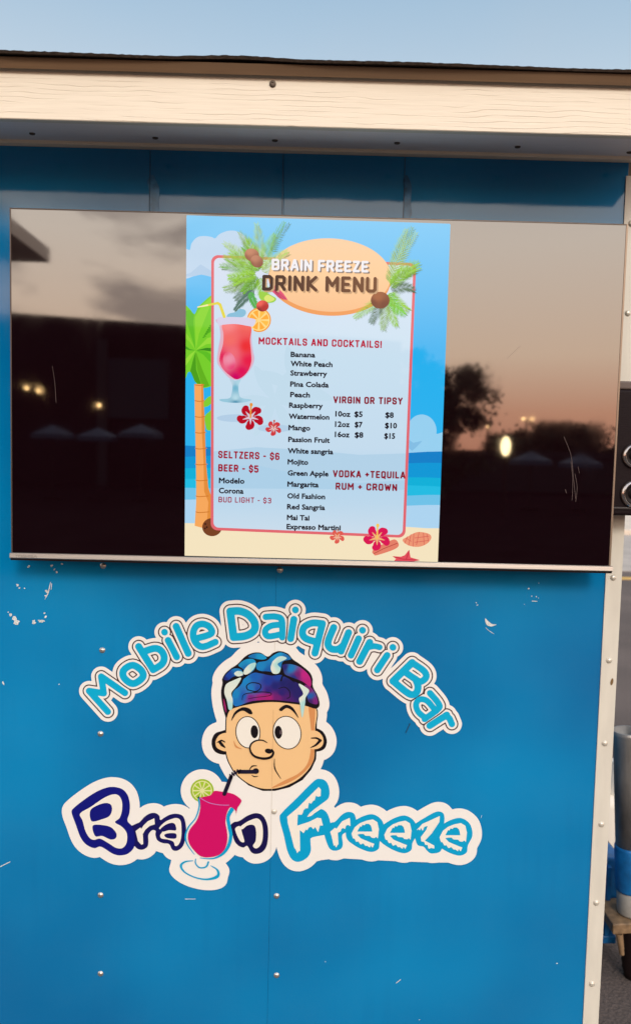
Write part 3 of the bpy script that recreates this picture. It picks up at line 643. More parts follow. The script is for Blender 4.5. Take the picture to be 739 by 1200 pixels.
for s in (f_out, r_out, e1o, e2o, z_out, e3o): pass
FZ = [f_out, r_out - f_out, e1o - r_out, e2o - e1o, z_out - e2o, e3o - z_out]
for s in FZ: dec('letter', s.grow(.02), 1, CY)
jag = [(160, 385), (250, 310), (430, 130), (448, 150), (445, 205), (425, 210), (405, 200), (395, 240), (382, 245), (365, 270), (345, 262), (335, 310), (318, 310), (300, 325), (285, 365), (248, 365), (243, 465), (350, 430), (420, 395), (450, 400), (465, 460), (440, 458), (425, 515), (400, 470), (385, 490), (365, 470), (345, 475), (330, 500), (318, 492), (300, 525), (265, 498), (268, 680), (256, 682), (245, 697), (235, 670), (220, 650), (190, 530), (165, 440)]
dec('letter_fill', poly(Ff(jag)).grow(.25), 2, WHT)
dec('letter_fill', blob(Ff([(332, 382), (385, 340), (450, 296), (455, 312), (400, 350), (365, 378)])), 2, WHT)
dec('letter_fill', poly(Re([(88, 295), (130, 260), (140, 272), (190, 205), (255, 175), (260, 242), (240, 232), (222, 240), (213, 268), (198, 258), (182, 268), (175, 290), (150, 300), (157, 400), (148, 408), (138, 428), (130, 408), (118, 412), (100, 330)])).grow(.25), 2, WHT)
e_in = [(272, 310), (300, 255), (345, 220), (400, 198), (455, 188), (492, 210), (506, 270), (497, 350), (485, 335), (470, 345), (468, 395), (452, 430), (438, 408), (428, 428), (405, 412), (392, 415), (372, 392), (348, 402), (330, 375), (312, 380), (298, 352), (284, 350)]
c1 = [(320, 292), (345, 245), (355, 252), (365, 232), (382, 238), (392, 225), (420, 225), (438, 240), (445, 262), (450, 292)]
c2 = [(320, 318), (345, 312), (375, 312), (390, 328), (430, 330), (445, 345), (480, 350), (470, 398), (440, 388), (350, 350)]
for dx_, dy_ in ((0, 0), (38.2, 1.5), (103, 4.3)):
    dec('letter_fill', poly(sh_(Re(e_in), dx_, dy_)).grow(.2) - poly(sh_(Re(c1), dx_, dy_)) - poly(sh_(Re(c2), dx_, dy_)), 2, WHT)
dec('letter_fill', poly(Ez([(274, 215), (310, 175), (425, 122), (422, 160), (372, 235), (325, 285), (388, 318), (388, 336), (368, 332), (352, 338), (345, 312), (330, 312), (322, 292), (304, 290), (300, 262), (338, 212), (346, 186), (322, 192), (312, 218), (300, 198), (292, 215), (282, 205)])).grow(.2), 2, WHT)
# paint chips and scratches
def chip(c, r, n=9, st=1.0, rot=0, seed=0):
    rnd = random.Random(seed); pts = []
    for i in range(n):
        a = 2 * math.pi * i / n; q = r * rnd.uniform(.45, 1.25); x, y = q * math.cos(a) * st, q * math.sin(a); pts.append((c[0] + x * math.cos(rot) - y * math.sin(rot), c[1] + x * math.sin(rot) + y * math.cos(rot)))
    return poly(pts)
W_ = F(0, 640, 2.956)
chips = [((538, -1216), 2.0, 1.6), ((542, -1210), 1.2, .8), ((100, 70), 1.6, 1), ((180, 68), 1.5, 1.5), ((190, 80), 1.6, .6), ((197, 90), 1.2, 1), ((215, 62), 1, 1.5), ((62, 135), 2, 1.2), ((68, 145), 1.3, 1), ((86, 146), 1, 1), ((162, 156), 1.8, 1.2), ((158, 172), 1.3, .8), ((50, 252), 3.2, 1.1), ((58, 262), 3.6, 1.2), ((38, 238), 1.6, 1.8), ((118, 262), 2.8, .9), ((140, 260), 1.8, 2.2), ((158, 245), 1.8, .8), ((155, 232), 1.3, 1.2), ((150, 258), 1.2, 2), ((12, 474), .9, 3), ((205, 479), .6, 2), ((30, 228), 1, 1)]
sh = union([chip(W_([c])[0], r, 9, st, k, k) for k, (c, r, st) in enumerate(chips)] + [line(W_([(176, 125), (168, 160), (156, 185)]), [.3, .7, .2], True), line(W_([(180, 130), (178, 150)]), .35)])
STF(flat('paint_chip', sh, -.0018, M_paint, res=.35))
X_ = F(500, 640, 3.092)
sh = union([chip(X_([c])[0], r, 8, st, k, k + 40) for k, (c, r, st) in enumerate([((178, 205), 1.2, .6), ((182, 214), 1.3, .5), ((367, 154), 1.3, .9), ((378, 181), .8, 1), ((395, 184), .9, 1.6), ((403, 188), .9, .8), ((404, 134), .7, .7), ((352, 211), .7, .8)])] + [blob(X_([(210, 262), (222, 272), (235, 282), (252, 284), (232, 291), (215, 284)])), line(X_([(380, 199), (398, 200)]), .4), line(X_([(212, 295), (222, 305), (242, 318)]), .25), line(X_([(195, 985), (198, 975)]), .2)])
STF(flat('paint_chip', sh, -.0018, M_paint, res=.35))
STF(flat('paint_chip', union([line([(0, 1016), (12, 1010)], .45), line([(217, 1053.5), (229, 1053.5)], .35), line([(464, 1152), (469, 1148)], .4), ell(381, 1127, .5, .5), ell(652, 1129, .9, .6), ell(491, 1195, .7, .5)]), -.0016, M_paint, res=.3))
T(flat('sealant_streak', line([(480, 848), (475, 859)], [.5, .9, .3]), -.0026, mat('dark_sealant', (.01, .03, .06), .4), res=.3))
T(flat('rust_chip', ell(716.3, 799, 1.6, 4.2, 12), -.0046, mat('rust_brown', (.16, .09, .03), .8), res=.3))
# the panel joint telegraphs through the sticker as a hairline crease
def hair(name, y0, y1, c, Y):
    f = lambda y: seamx
    a, b = at(323, y0, Y), at(323, y1, Y); T(boxo(name, (seamx - .0004, Y - .0001, b.z), (seamx + .0003, Y + .0003, a.z), c))
hair('sticker_crease', 832, 922, ink(205, 160, 112), lay(3.5)); hair('sticker_crease', 923, 1003, ink(205, 192, 172), lay(1.5)); hair('sticker_crease', 742, 763, ink(205, 192, 172), lay(1.0))

# ------------------------------------------------------------------ television
TV = thing('television', (0, -.04, 1.5), 'wide flat screen television on the trailer wall showing the drink menu', 'television')
def V(o): return adopt(o, TV)
P = {k: at(*v, GLASS) for k, v in dict(tl=(12.3, 243.5), tr=(735.3, 262.5), bl=(13, 656), br=(714.5, 672)).items()}
tx0 = (P['tl'].x + P['bl'].x) / 2; tx1 = (P['tr'].x + P['br'].x) / 2; tz1 = (P['tl'].z + P['tr'].z) / 2; tz0 = (P['bl'].z + P['br'].z) / 2 
bh = .0165
V(boxo('panel_back', (tx0 + .002, GLASS + .006, tz0 + .004), (tx1 - .002, GLASS + .03, tz1 - .002), M_dark, bevel=.003))
V(boxo('rear_housing', (tx0 + .14, GLASS + .0305, tz0 + .06), (tx1 - .14, -.020, tz1 - .16), M_dark, bevel=.01))
V(boxo('wall_bracket', (-.25, -.0195, tz0 + .2), (.25, -.0012, tz1 - .25), M_dark, bevel=.002))
V(boxo('frame_side', (tx0, GLASS - .001, tz0 + bh + .0005), (tx0 + .0028, GLASS + .014, tz1), M_bezel, bevel=.0006))
V(boxo('frame_side', (tx1 - .0045, GLASS - .001, tz0 + bh + .0005), (tx1, GLASS + .014, tz1), mat('brown_metal', (.26, .19, .14), .35, metal=.5), bevel=.0008))
V(boxo('frame_top', (tx0 + .0029, GLASS - .001, tz1 - .0026), (tx1 - .0046, GLASS + .014, tz1), M_bezel, bevel=.0006))
# lower strip: rolled metal profile with a dark lower lip
bm = bmesh.new()
prof = [(GLASS - .001, tz0 + bh), (GLASS - .0045, tz0 + bh - .001), (GLASS - .0058, tz0 + .0065), (GLASS - .0035, tz0 + .0045), (GLASS + .012, tz0 + .0045), (GLASS + .012, tz0 + bh)]
for x in (tx0 - .002, tx1 + .0035): pass
def ext(name, prof, x0, x1, m):
    bm = bmesh.new(); A = [bm.verts.new((x0, y, z)) for y, z in prof]; B = [bm.verts.new((x1, y, z)) for y, z in prof]
    for i in range(len(prof)):
        j = (i + 1) % len(prof); bm.faces.new((A[i], A[j], B[j], B[i]))
    bm.faces.new(A[::-1]); bm.faces.new(B); bmesh.ops.recalc_face_normals(bm, faces=bm.faces)
    return V(bm_obj(name, bm, m))
ext('lower_strip', prof, tx0 - .002, tx1 + .0035, M_silver)
ext('lower_lip', [(GLASS - .0030, tz0 + .0043), (GLASS - .0020, tz0 + .0), (GLASS + .012, tz0 + .0), (GLASS + .012, tz0 + .0043)], tx0 - .001, tx1 + .0025, M_dark)
SC = V(boxo('screen', (tx0 + .003, GLASS, tz0 + bh + .0006), (tx1 - .0047, GLASS + .0055, tz1 - .0028), M_screen))
# fine scratches on the glass
M_scr = mat('glass_scratch', (.16, .11, .10), .5)
Z_ = F(510, 240, 2.729)
o = flat('glass_scratch', union([line(Z_([(410, 742), (432, 800), (440, 870), (447, 940)]), .13, True), line(Z_([(432, 820), (438, 880), (436, 945)]), .12, True), line(Z_([(445, 860), (452, 905), (447, 950)]), .12, True), line(Z_([(455, 838), (459, 858)]), .12), line(Z_([(414, 910), (418, 922)]), .16), line(Z_([(228, 492), (270, 452)]), .12)]), GLASS - .0004, M_scr, res=.1); o.parent = SC
o = flat('glass_scratch', line(F(0, 240, 2.729)([(168, 515), (176, 570), (180, 632)]), [.08, .12, .14], True), GLASS - .0004, M_scr, res=.1); o.parent = SC

# ---- menu picture
quad_pts = [(218.6, 252.2), (527.4, 262.2), (512.6, 658.6), (216.4, 651.2)]
QUAD = poly(quad_pts)
MENU = flat('menu_picture', QUAD, GLASS - .0003, attr_mat('menu_sky', True), None, 1.25, grad([(250, (128, 202, 244)), (330, (96, 190, 242)), (410, (30, 176, 238)), (500, (40, 178, 238))]))
MENU.parent = TV; MENU.matrix_parent_inverse = Matrix.Translation(-TV.location)
def ml(k): return GLASS - .0003 - .00014 * k
def _ms(o): o.parent = MENU; return o
def pic(name, s, k, c, res=.5, clip=True, col=None):
    if clip: s = s & QUAD
    o = flat(name, s, ml(k), lcd(*c) if col is None else c, None, res, col); return _ms(o) if o else None
def gpic(name, s, k, col, res=.6, clip=True):
    if clip: s = s & QUAD
    return _ms(flat(name, s, ml(k), GM, None, res, col))
GM = attr_mat('menu_gradient', True)
C1 = F(215, 250, 8.211)
pic('menu_cloud', blob(C1([(0, 355), (60, 352), (78, 290), (130, 232), (200, 218), (270, 228), (305, 240), (350, 198), (430, 168), (510, 172), (580, 210), (660, 300), (800, 400), (800, 640), (400, 620), (270, 610), (170, 590), (100, 605), (0, 610)])), 1, (190, 214, 236))
pic('menu_cloud', poly(C1([(0, 598), (70, 570), (165, 490), (260, 550), (300, 575), (300, 612), (170, 590), (100, 605), (0, 610)])), 2, (176, 204, 230))
M7 = F(370, 450, 4.62); M6 = F(210, 450, 4.62)
pic('menu_cloud', ell(*M7([(572, 255)])[0], 80 / 4.62, 90 / 4.62) | blob(M7([(480, 270), (640, 272), (720, 262), (720, 400), (480, 400)])), 1, (150, 208, 240))
pic('menu_cloud', poly(M7([(500, 300), (525, 318), (575, 308), (545, 340), (520, 362), (480, 330)])), 2, (130, 190, 228))
def band(y, c, k): pic('menu_sea', poly([(200, 450 + y[0] / 4.62), (262, 450 + y[1] / 4.62), (262, 700), (200, 700)]), k, c); pic('menu_sea', poly([(470, 450 + y[2] / 4.62), (500, 450 + (y[2] + y[3]) / 9.24 - .6), (530, 450 + y[3] / 4.62), (530, 700), (470, 700)]), k, c)
band((328, 345, 375, 364), (8, 128, 200), 3); band((398, 385, 430, 428), (0, 152, 214), 4); band((458, 452, 505, 512), (0, 176, 216), 5)
band((515, 510, 548, 560), (28, 188, 226), 6); band((560, 566, 606, 600), (110, 194, 232), 7); band((628, 622, 660, 655), (172, 212, 240), 8)
pic('menu_sand', poly([(200, 612.5), (262, 614), (370, 618), (470, 617), (500, 619), (530, 619), (530, 680), (200, 680)]), 9, (244, 228, 192))
# palm tree in the picture
P4 = F(215, 340, 8.211)
leafs = blob(P4([(0, 130), (30, 150), (70, 190), (105, 232), (140, 165), (190, 115), (270, 50), (330, 60), (330, 900), (272, 925), (185, 940), (110, 880), (78, 800), (45, 790), (0, 840)]))
pic('palm_leaf', leafs, 10, (118, 206, 44))
for pts, c in (([(118, 580), (95, 300), (105, 232), (60, 190), (20, 200), (30, 300)], (96, 190, 40)), ([(118, 580), (150, 420), (270, 120), (280, 60), (190, 130), (110, 260)], (140, 216, 52)), ([(118, 580), (200, 440), (330, 360), (330, 260), (230, 380)], (84, 176, 30)), ([(118, 580), (220, 520), (330, 510), (330, 440), (230, 460)], (150, 220, 60)), ([(118, 580), (200, 580), (330, 600), (330, 560), (220, 555)], (52, 140, 30)),
               ([(118, 580), (190, 620), (300, 740), (300, 640), (220, 590)], (92, 190, 36)), ([(120, 590), (180, 760), (250, 920), (185, 940), (130, 760)], (96, 178, 30)), ([(118, 590), (122, 760), (180, 935), (110, 880), (66, 780), (90, 680)], (74, 160, 26)), ([(118, 580), (60, 620), (0, 690), (0, 760), (70, 660)], (150, 220, 60)), ([(118, 580), (60, 500), (0, 440), (0, 380), (70, 470)], (140, 214, 54)), ([(118, 580), (60, 565), (0, 520), (0, 560), (60, 580)], (72, 166, 34))):
    pic('palm_leaf', poly(P4(pts)), 11, c)
pic('palm_leaf', union([line(P4([(190 + k * 11, 455 - k * 19), (225 + k * 10, 440 - k * 18)]), [.7, .1]) for k in range(7)]), 12, (70, 158, 30))
tr = M6([(82, 0), (130, 0), (134, 100), (140, 250), (145, 420), (158, 560), (175, 680), (178, 770), (130, 780), (84, 768), (92, 640), (92, 500), (88, 300), (84, 100)])
pic('palm_trunk', poly(tr), 11.5, (246, 168, 92))
pic('palm_trunk', poly(M6([(120, 0), (130, 0), (140, 250), (145, 420), (158, 560), (185, 640), (185, 760), (150, 750), (158, 640), (135, 580), (132, 420), (122, 250)])), 12, (226, 142, 60))
for k in range(9):
    y = 2 + 86 * k; pic('palm_ring', line(M6([(84 + k * .8, y + 2), (110, y + 6), (134 + k * 3.5, y + 2)]), .5, True), 12.5, (206, 120, 44))
pic('palm_leaf', blob(M6([(132, 98), (160, 68), (180, 70), (182, 92), (160, 118), (134, 124)])) | blob(M6([(138, 180), (160, 152), (184, 140), (184, 235), (150, 248)])), 12, (128, 206, 50))
# white panel with rose border, the scene faint behind it
pan = [(247.6, 299), (487, 308), (474.8, 630), (247, 621.5)]
def rrect(pts, r): return poly(pts).grow(-r).grow(r) if False else Sh(lambda X, Y, g=poly(inset(pts, r)): g.f(X, Y) - r, poly(pts).bb)
def inset(pts, r):
    c = np.mean(pts, 0); out = []
    for x, y in pts: out.append((x + (r if x < c[0] else -r), y + (r if y < c[1] else -r)))
    return out
pic('menu_border', rrect(pan, 8), 14, (226, 104, 112), .5)
pin = inset(pan, 3.2)
PIN = rrect(pin, 6)
gpic('menu_panel', PIN, 15, grad([(300, (214, 222, 238)), (345, (208, 224, 240)), (420, (200, 224, 240)), (525, (196, 220, 238)), (560, (182, 214, 236)), (590, (188, 216, 236)), (630, (204, 222, 236))]), 2)
pic('menu_panel', PIN & poly([(240, 530), (300, 524), (370, 528), (420, 533), (485, 531), (485, 560), (370, 566), (300, 556), (240, 556)]), 16, (178, 210, 232), .8)
pic('menu_panel', PIN & poly([(240, 548), (300, 545), (370, 560), (420, 566), (485, 562), (485, 574), (240, 572)]), 17, (172, 208, 232), .8)
for k, (cx, cy) in enumerate(((322, 470), (345, 452))):
    for q in range(6):
        a = R(q * 60 + 20 * k); pic('menu_ghost_leaf', PIN & blob([(cx, cy), (cx + 26 * math.cos(a + .28), cy + 26 * math.sin(a + .28)), (cx + 48 * math.cos(a), cy + 48 * math.sin(a)), (cx + 26 * math.cos(a - .28), cy + 26 * math.sin(a - .28))]), 16 + .2 * q + k, (194, 220, 236), .8)
pic('menu_ghost_leaf', PIN & ell(277, 490, 23, 4.5), 18, (178, 206, 230), .7); pic('menu_ghost_leaf', PIN & ell(322, 502, 20, 4.5), 18, (180, 208, 230), .7)
# coconuts on the sand
pic('coconut', (ell(*M6([(178, 775)])[0], 11.5, 10.6)) - Sh(lambda X, Y: rrect(pan, 8).f(X, Y), rrect(pan, 8).bb), 13, (120, 66, 34), .4)
pic('coconut', union([ell(*M6([(c)])[0], 1, 1.1) for c in ((142, 758), (150, 775), (140, 782))]) - rrect(pan, 8), 13.5, (50, 26, 16), .3)
# title board
pic('title_board', ell(386, 326.5, 71.5, 43.5, 2.5), 19, (236, 154, 84)); gpic('title_board', ell(386.6, 322.3, 71, 43, 2.5), 20, grad([(280, (244, 206, 164)), (322, (250, 204, 154)), (366, (244, 190, 140))]), 1.2)
# palm fronds: many slim leaflets
def frond(root, tip, n, ln, cols, k, bend=0, wd=.36):
    rnd = random.Random(int(root[0] * 13 + tip[0] * 7 + tip[1])); V_, F_ = [], []
    rx, ry = root; tx_, ty_ = tip; L = math.hypot(tx_ - rx, ty_ - ry); ux, uy = (tx_ - rx) / L, (ty_ - ry) / L; nx_, ny_ = -uy, ux
    for i in range(n):
        t = .12 + .88 * i / n; b = bend * math.sin(t * math.pi) ; cx = rx + ux * L * t + nx_ * b; cy = ry + uy * L * t + ny_ * b
        l = ln * (math.sin(math.pi * min(1, t * .8 + .15)) ** .6) * rnd.uniform(.8, 1.1)
        for s in (-1, 1):
            a = math.atan2(uy, ux) + s * (R(58) - R(28) * t); ex, ey = cx + l * math.cos(a), cy + l * math.sin(a); mx_, my_ = (cx + ex) / 2 , (cy + ey) / 2; qx, qy = -math.sin(a) * wd, math.cos(a) * wd
            j = len(V_); dd = ml(k) - rnd.uniform(0, .0001) - .0000008 * j
            for (x, y) in ((cx - qx * .4, cy - qy * .4), (mx_ - qx, my_ - qy), (ex, ey), (mx_ + qx, my_ + qy), (cx + qx * .4, cy + qy * .4)): V_.append(tuple(at(x, y, dd)))
            F_.append((j, j + 1, j + 2, j + 3, j + 4))
    me = bpy.data.meshes.new('palm_frond'); me.from_pydata(V_, [], F_)
    return _ms(link('palm_frond', me, lcd(*cols)))
G1, G2, G3, G4, G5 = (150, 208, 56), (112, 178, 50), (182, 214, 110), (84, 120, 90), (146, 184, 96)
cl_ = (304, 322)
k = 21
for tip, c, ln, bd in (((262, 285), G3, 11, 3), ((258, 312), G2, 10, 3), ((262, 338), G5, 11, -3), ((275, 350), G4, 11, -2), ((280, 272), G5, 11, 3), ((300, 262), G3, 11, 2), ((270, 296), G1, 13, 2), ((268, 325), G1, 12, 0), ((285, 342), G2, 12, 0), ((290, 280), G1, 13, 1), ((322, 275), G1, 12, -2), ((337, 295), G3, 10, -3), ((310, 352), G1, 11, 0), ((262, 300), G1, 9, 0), ((284, 290), G2, 11, 4), ((274, 334), G1, 10, 4)):
    frond(cl_, tip, 25, ln * 1.05, c, k, bd, .34); frond(cl_, (tip[0] + 2, tip[1] + 3), 21, ln * .95, tuple(int(v * .68) for v in c), k - .35, bd, .3); k += .8
for tip, c in (((340, 262), G4), ((334, 260), G2)): frond((318, 300), tip, 16, 8, c, k, -3); k += .7
frond((300, 338), (275, 364), 18, 8, (70, 112, 100), k, 1, .8); k += .7; frond((292, 340), (302, 362), 16, 7, (70, 170, 70), k, 1, .8); k += .7
cr_ = (454, 340)
for tip, c, ln, bd in (((483, 266), G5, 12, -3), ((476, 268), G3, 11, -2), ((488, 272), G3, 10, -3), ((490, 308), G1, 12, -5), ((486, 318), G2, 11, -4), ((484, 340), G4, 10, -4), ((478, 362), G1, 11, 4), ((464, 382), G1, 10, 2), ((448, 386), G5, 11, 0), ((434, 378), G4, 10, 0), ((414, 372), G1, 9, -2), ((474, 368), (120, 210, 60), 10, 4), ((492, 314), G1, 10, -6)):
    frond(cr_, tip, 25, ln * 1.1, c, k, bd, .34); frond(cr_, (tip[0] + 2, tip[1] + 2), 20, ln, tuple(int(v * .7) for v in c), k - .3, bd, .28); k += .7
def nut(s, k, c1, c2):
    cx = (s.bb[0] + s.bb[2]) / 2; cy = (s.bb[1] + s.bb[3]) / 2; gpic('coconut', s, k, mixc2([((cx - 3, cy - 4), c1), ((cx + 5, cy + 6), c2), ((cx - 8, cy + 4), c2)]), .5)
def mixc2(stops):
    P_ = np.array([s[0] for s in stops]); C = np.array([srgb(*s[1]) for s in stops])
    def f(x, y):
        d = (x[:, None] - P_[None, :, 0]) ** 2 + (y[:, None] - P_[None, :, 1]) ** 2 + 2; w_ = 1 / d ** 1.3; return (w_ @ C) / w_.sum(1)[:, None]
    return f
k = max(k, 44)
I_ = F(210, 245, 4.62)
nut(ell(*I_([(393, 248)])[0], 8.6, 7.4, 15), k, (196, 132, 100), (148, 88, 62)); nut(ell(*I_([(420, 283)])[0], 7.8, 6.8, 40), k + .8, (190, 128, 98), (140, 82, 58))
nut(ell(*F(400, 260, 5.685)([(257, 522)])[0], 11, 9.9), k, (160, 92, 52), (112, 56, 30))
k += 2
# fruit beside the title
pic('flower_petal', union([poly(F(290, 260, 6.718)([(168, 530), (215, 500), (250, 530), (282, 565), (316, 613), (285, 612), (245, 598), (205, 560)]))]), k, (222, 70, 112), .4)
pic('petal_vein', union([line(F(290, 260, 6.718)([(200, 520), p]), .25) for p in ((300, 608), (280, 610), (260, 602), (240, 592))]), k + .6, (150, 30, 70), .3)
pic('lime_slice', blob(F(290, 260, 6.718)([(92, 560), (110, 548), (150, 560), (190, 580), (226, 605), (205, 632), (160, 636), (110, 615), (90, 590)])), k + .8, (150, 206, 60), .4)
pic('lime_slice', blob(F(290, 260, 6.718)([(130, 600), (160, 575), (212, 605), (190, 625), (150, 628)])), k + 1.3, (216, 228, 110), .4)
oc = F(290, 260, 6.718)([(90, 772)])[0]
pic('orange_slice', ell(*oc, 14, 14.2) - poly([(290, 372), (297, 372), (297, 392), (290, 392)]), k + 1, (240, 150, 30), .4); pic('orange_pith', ell(*oc, 12.6, 12.8), k + 1.5, (252, 214, 130), .4)
for q in range(8):
    a0, a1 = R(45 * q + 8), R(45 * q + 40); pic('orange_segment', poly([(oc[0] + 1.6 * math.cos((a0 + a1) / 2), oc[1] + 1.6 * math.sin((a0 + a1) / 2))] + [(oc[0] + 11.4 * math.cos(a), oc[1] + 11.4 * math.sin(a)) for a in (a0, (a0 + a1) / 2, a1)]), k + 2, (250, 168, 40) if q % 3 else (252, 186, 60), .4)
cc = F(290, 260, 6.718)([(118, 662)])[0]
gpic('cherry', ell(*cc, 7.2, 6.6), k + 2.6, mixc2([((cc[0] - 3, cc[1] - 3), (240, 90, 80)), ((cc[0] + 2, cc[1] + 2), (180, 20, 24)), ((cc[0] - 4, cc[1] + 5), (130, 10, 20))]), .4)
# cocktail
K = k + 1
gl = blob(P4([(330, 275), (345, 350), (352, 450), (330, 580), (322, 680), (345, 740), (420, 830), (470, 862), (540, 862), (600, 820), (660, 740), (684, 660), (672, 590), (658, 480), (660, 360), (680, 280)]))
pic('glass_wall', gl, K, (206, 192, 220), .4); pic('glass_wall', gl.grow(-.9), K + .5, (226, 178, 194), .4)
gpic('drink', blob(P4([(375, 333), (385, 420), (380, 520), (352, 620), (348, 690), (380, 760), (450, 825), (505, 858), (560, 840), (620, 780), (652, 690), (650, 600), (640, 480), (645, 345), (500, 325)])), K + 1, mixc2([(P4([p])[0], c) for p, c in (((420, 350), (246, 130, 130)), ((600, 360), (240, 96, 90)), ((450, 480), (244, 110, 104)), ((600, 540), (236, 48, 52)), ((440, 690), (238, 130, 160)), ((620, 680), (232, 30, 72)), ((380, 640), (226, 40, 90)), ((500, 840), (206, 0, 96)), ((560, 780), (222, 16, 84)), ((470, 600), (240, 110, 120)))]), .6)
gpic('drink_shine', ell(*P4([(440, 680)])[0], 7, 10.5, -14), K + 1.5, mixc2([(P4([(435, 660)])[0], (238, 146, 170)), (P4([(480, 760)])[0], (232, 70, 120)), (P4([(400, 600)])[0], (236, 90, 120))]), .5)
pic('glass_rim', blob(P4([(330, 268), (420, 258), (560, 262), (690, 282), (672, 345), (640, 348), (500, 326), (372, 334), (338, 345)])), K + 2, (212, 208, 232), .4)
gpic('glass_stem', blob(P4([(445, 855), (470, 920), (462, 1000), (440, 1040), (350, 1050), (360, 1068), (420, 1080), (500, 1084), (580, 1080), (640, 1066), (648, 1052), (560, 1038), (535, 1000), (530, 920), (552, 855), (500, 872)])), K - .4, mixc2([(P4([p])[0], c) for p, c in (((450, 900), (190, 214, 228)), ((500, 940), (110, 180, 206)), ((540, 900), (176, 216, 230)), ((400, 1055), (150, 200, 220)), ((600, 1060), (160, 206, 226)), ((500, 1080), (60, 140, 172)), ((500, 1040), (186, 222, 234)))]), .5)
pic('ice_cube', blob(P4([(418, 245), (440, 225), (500, 210), (540, 182), (590, 190), (600, 225), (560, 260), (430, 262)])), K + 1.8, (128, 188, 216), .4)
pic('menu_straw', line(P4([(138, 163), (330, 125), (352, 140), (392, 255)]), [.7, 1.5, 1.7, 1.7]), K + 2.5, (228, 214, 70), .4); pic('menu_straw', line(P4([(138, 163), (230, 145)]), [.7, 1.1]), K + 3, (246, 232, 170), .4)
# hibiscus, shells, starfish
def hib(cx, cy, r, c1, c2, k, yf=(232, 150, 60)):
    for q in range(5):
        a = R(-90 + 36 + 72 * q); px_, py_ = cx + r * .55 * math.cos(a), cy + r * .5 * math.sin(a)
        t_ = (-math.sin(a), math.cos(a)); u_ = (math.cos(a), math.sin(a))
        pic('hibiscus_petal', union([ell(cx + r * .62 * u_[0], cy + r * .56 * u_[1], r * .36, r * .30, math.degrees(a)), ell(cx + r * .8 * u_[0] + r * .12 * t_[0], cy + r * .72 * u_[1] + r * .12 * t_[1], r * .24, r * .26, math.degrees(a)), ell(cx + r * .36 * u_[0], cy + r * .33 * u_[1], r * .3, r * .16, math.degrees(a))]), k + .15 * q, c1, .35)
    pic('hibiscus_centre', union([line([(cx, cy), (cx + r * .6 * math.cos(R(-54 + 72 * q)), cy + r * .52 * math.sin(R(-54 + 72 * q)))], [r * .12, r * .02]) for q in range(5)]), k + 1, c2, .3)
    pic('hibiscus_stamen', line([(cx, cy), (cx + .6, cy - r * .85)], r * .06) | ell(cx + .8, cy - r * .95, r * .12, r * .14), k + 1.5, yf, .3)
hib(293.5, 489, 15.5, (184, 14, 36), (214, 200, 214), 20); hib(320.5, 502, 9.2, (208, 60, 64), (228, 206, 200), 20, (200, 80, 50)); hib(395, 629, 8.5, (224, 92, 80), (240, 190, 160), 20, (220, 120, 60))
pic('sea_shell', blob(F(380, 600, 4.927)([(275, 228), (300, 205), (380, 165), (410, 160), (428, 185), (420, 205), (380, 225), (300, 250), (285, 245)])), 21, (228, 128, 104), .4)
pic('sea_shell', line(F(380, 600, 4.927)([(285, 240), (340, 212), (420, 180)]), .5), 21.5, (190, 80, 70), .3)
hib(441.5, 630.5, 15.5, (218, 24, 84), (240, 180, 120), 22, (248, 200, 90))
S6 = F(380, 600, 4.927)
pic('sea_shell', blob(S6([(450, 160), (480, 142), (510, 125), (545, 115), (600, 125), (616, 148), (595, 180), (550, 200), (500, 198), (465, 182)])), 21, (236, 150, 116), .4)
pic('sea_shell_rib', union([line(S6(p), .35) for p in ([(478, 142), (462, 180)], [(498, 130), (485, 192)], [(515, 124), (510, 198)], [(470, 150), (500, 170)], [(545, 118), (530, 190)], [(570, 120), (575, 190)], [(520, 150), (600, 140)], [(520, 175), (595, 165)], [(590, 128), (600, 170)])]), 21.5, (214, 96, 84), .3)
pic('starfish', poly(S6([(390, 255), (440, 258), (462, 250), (488, 218), (496, 262), (552, 278), (500, 288), (400, 284), (412, 270)])), 21, (226, 80, 92), .35)
pic('starfish_rib', line(S6([(488, 222), (472, 270)]), .4) | line(S6([(400, 258), (450, 272), (540, 278)]), .4), 21.5, (190, 40, 60), .3)

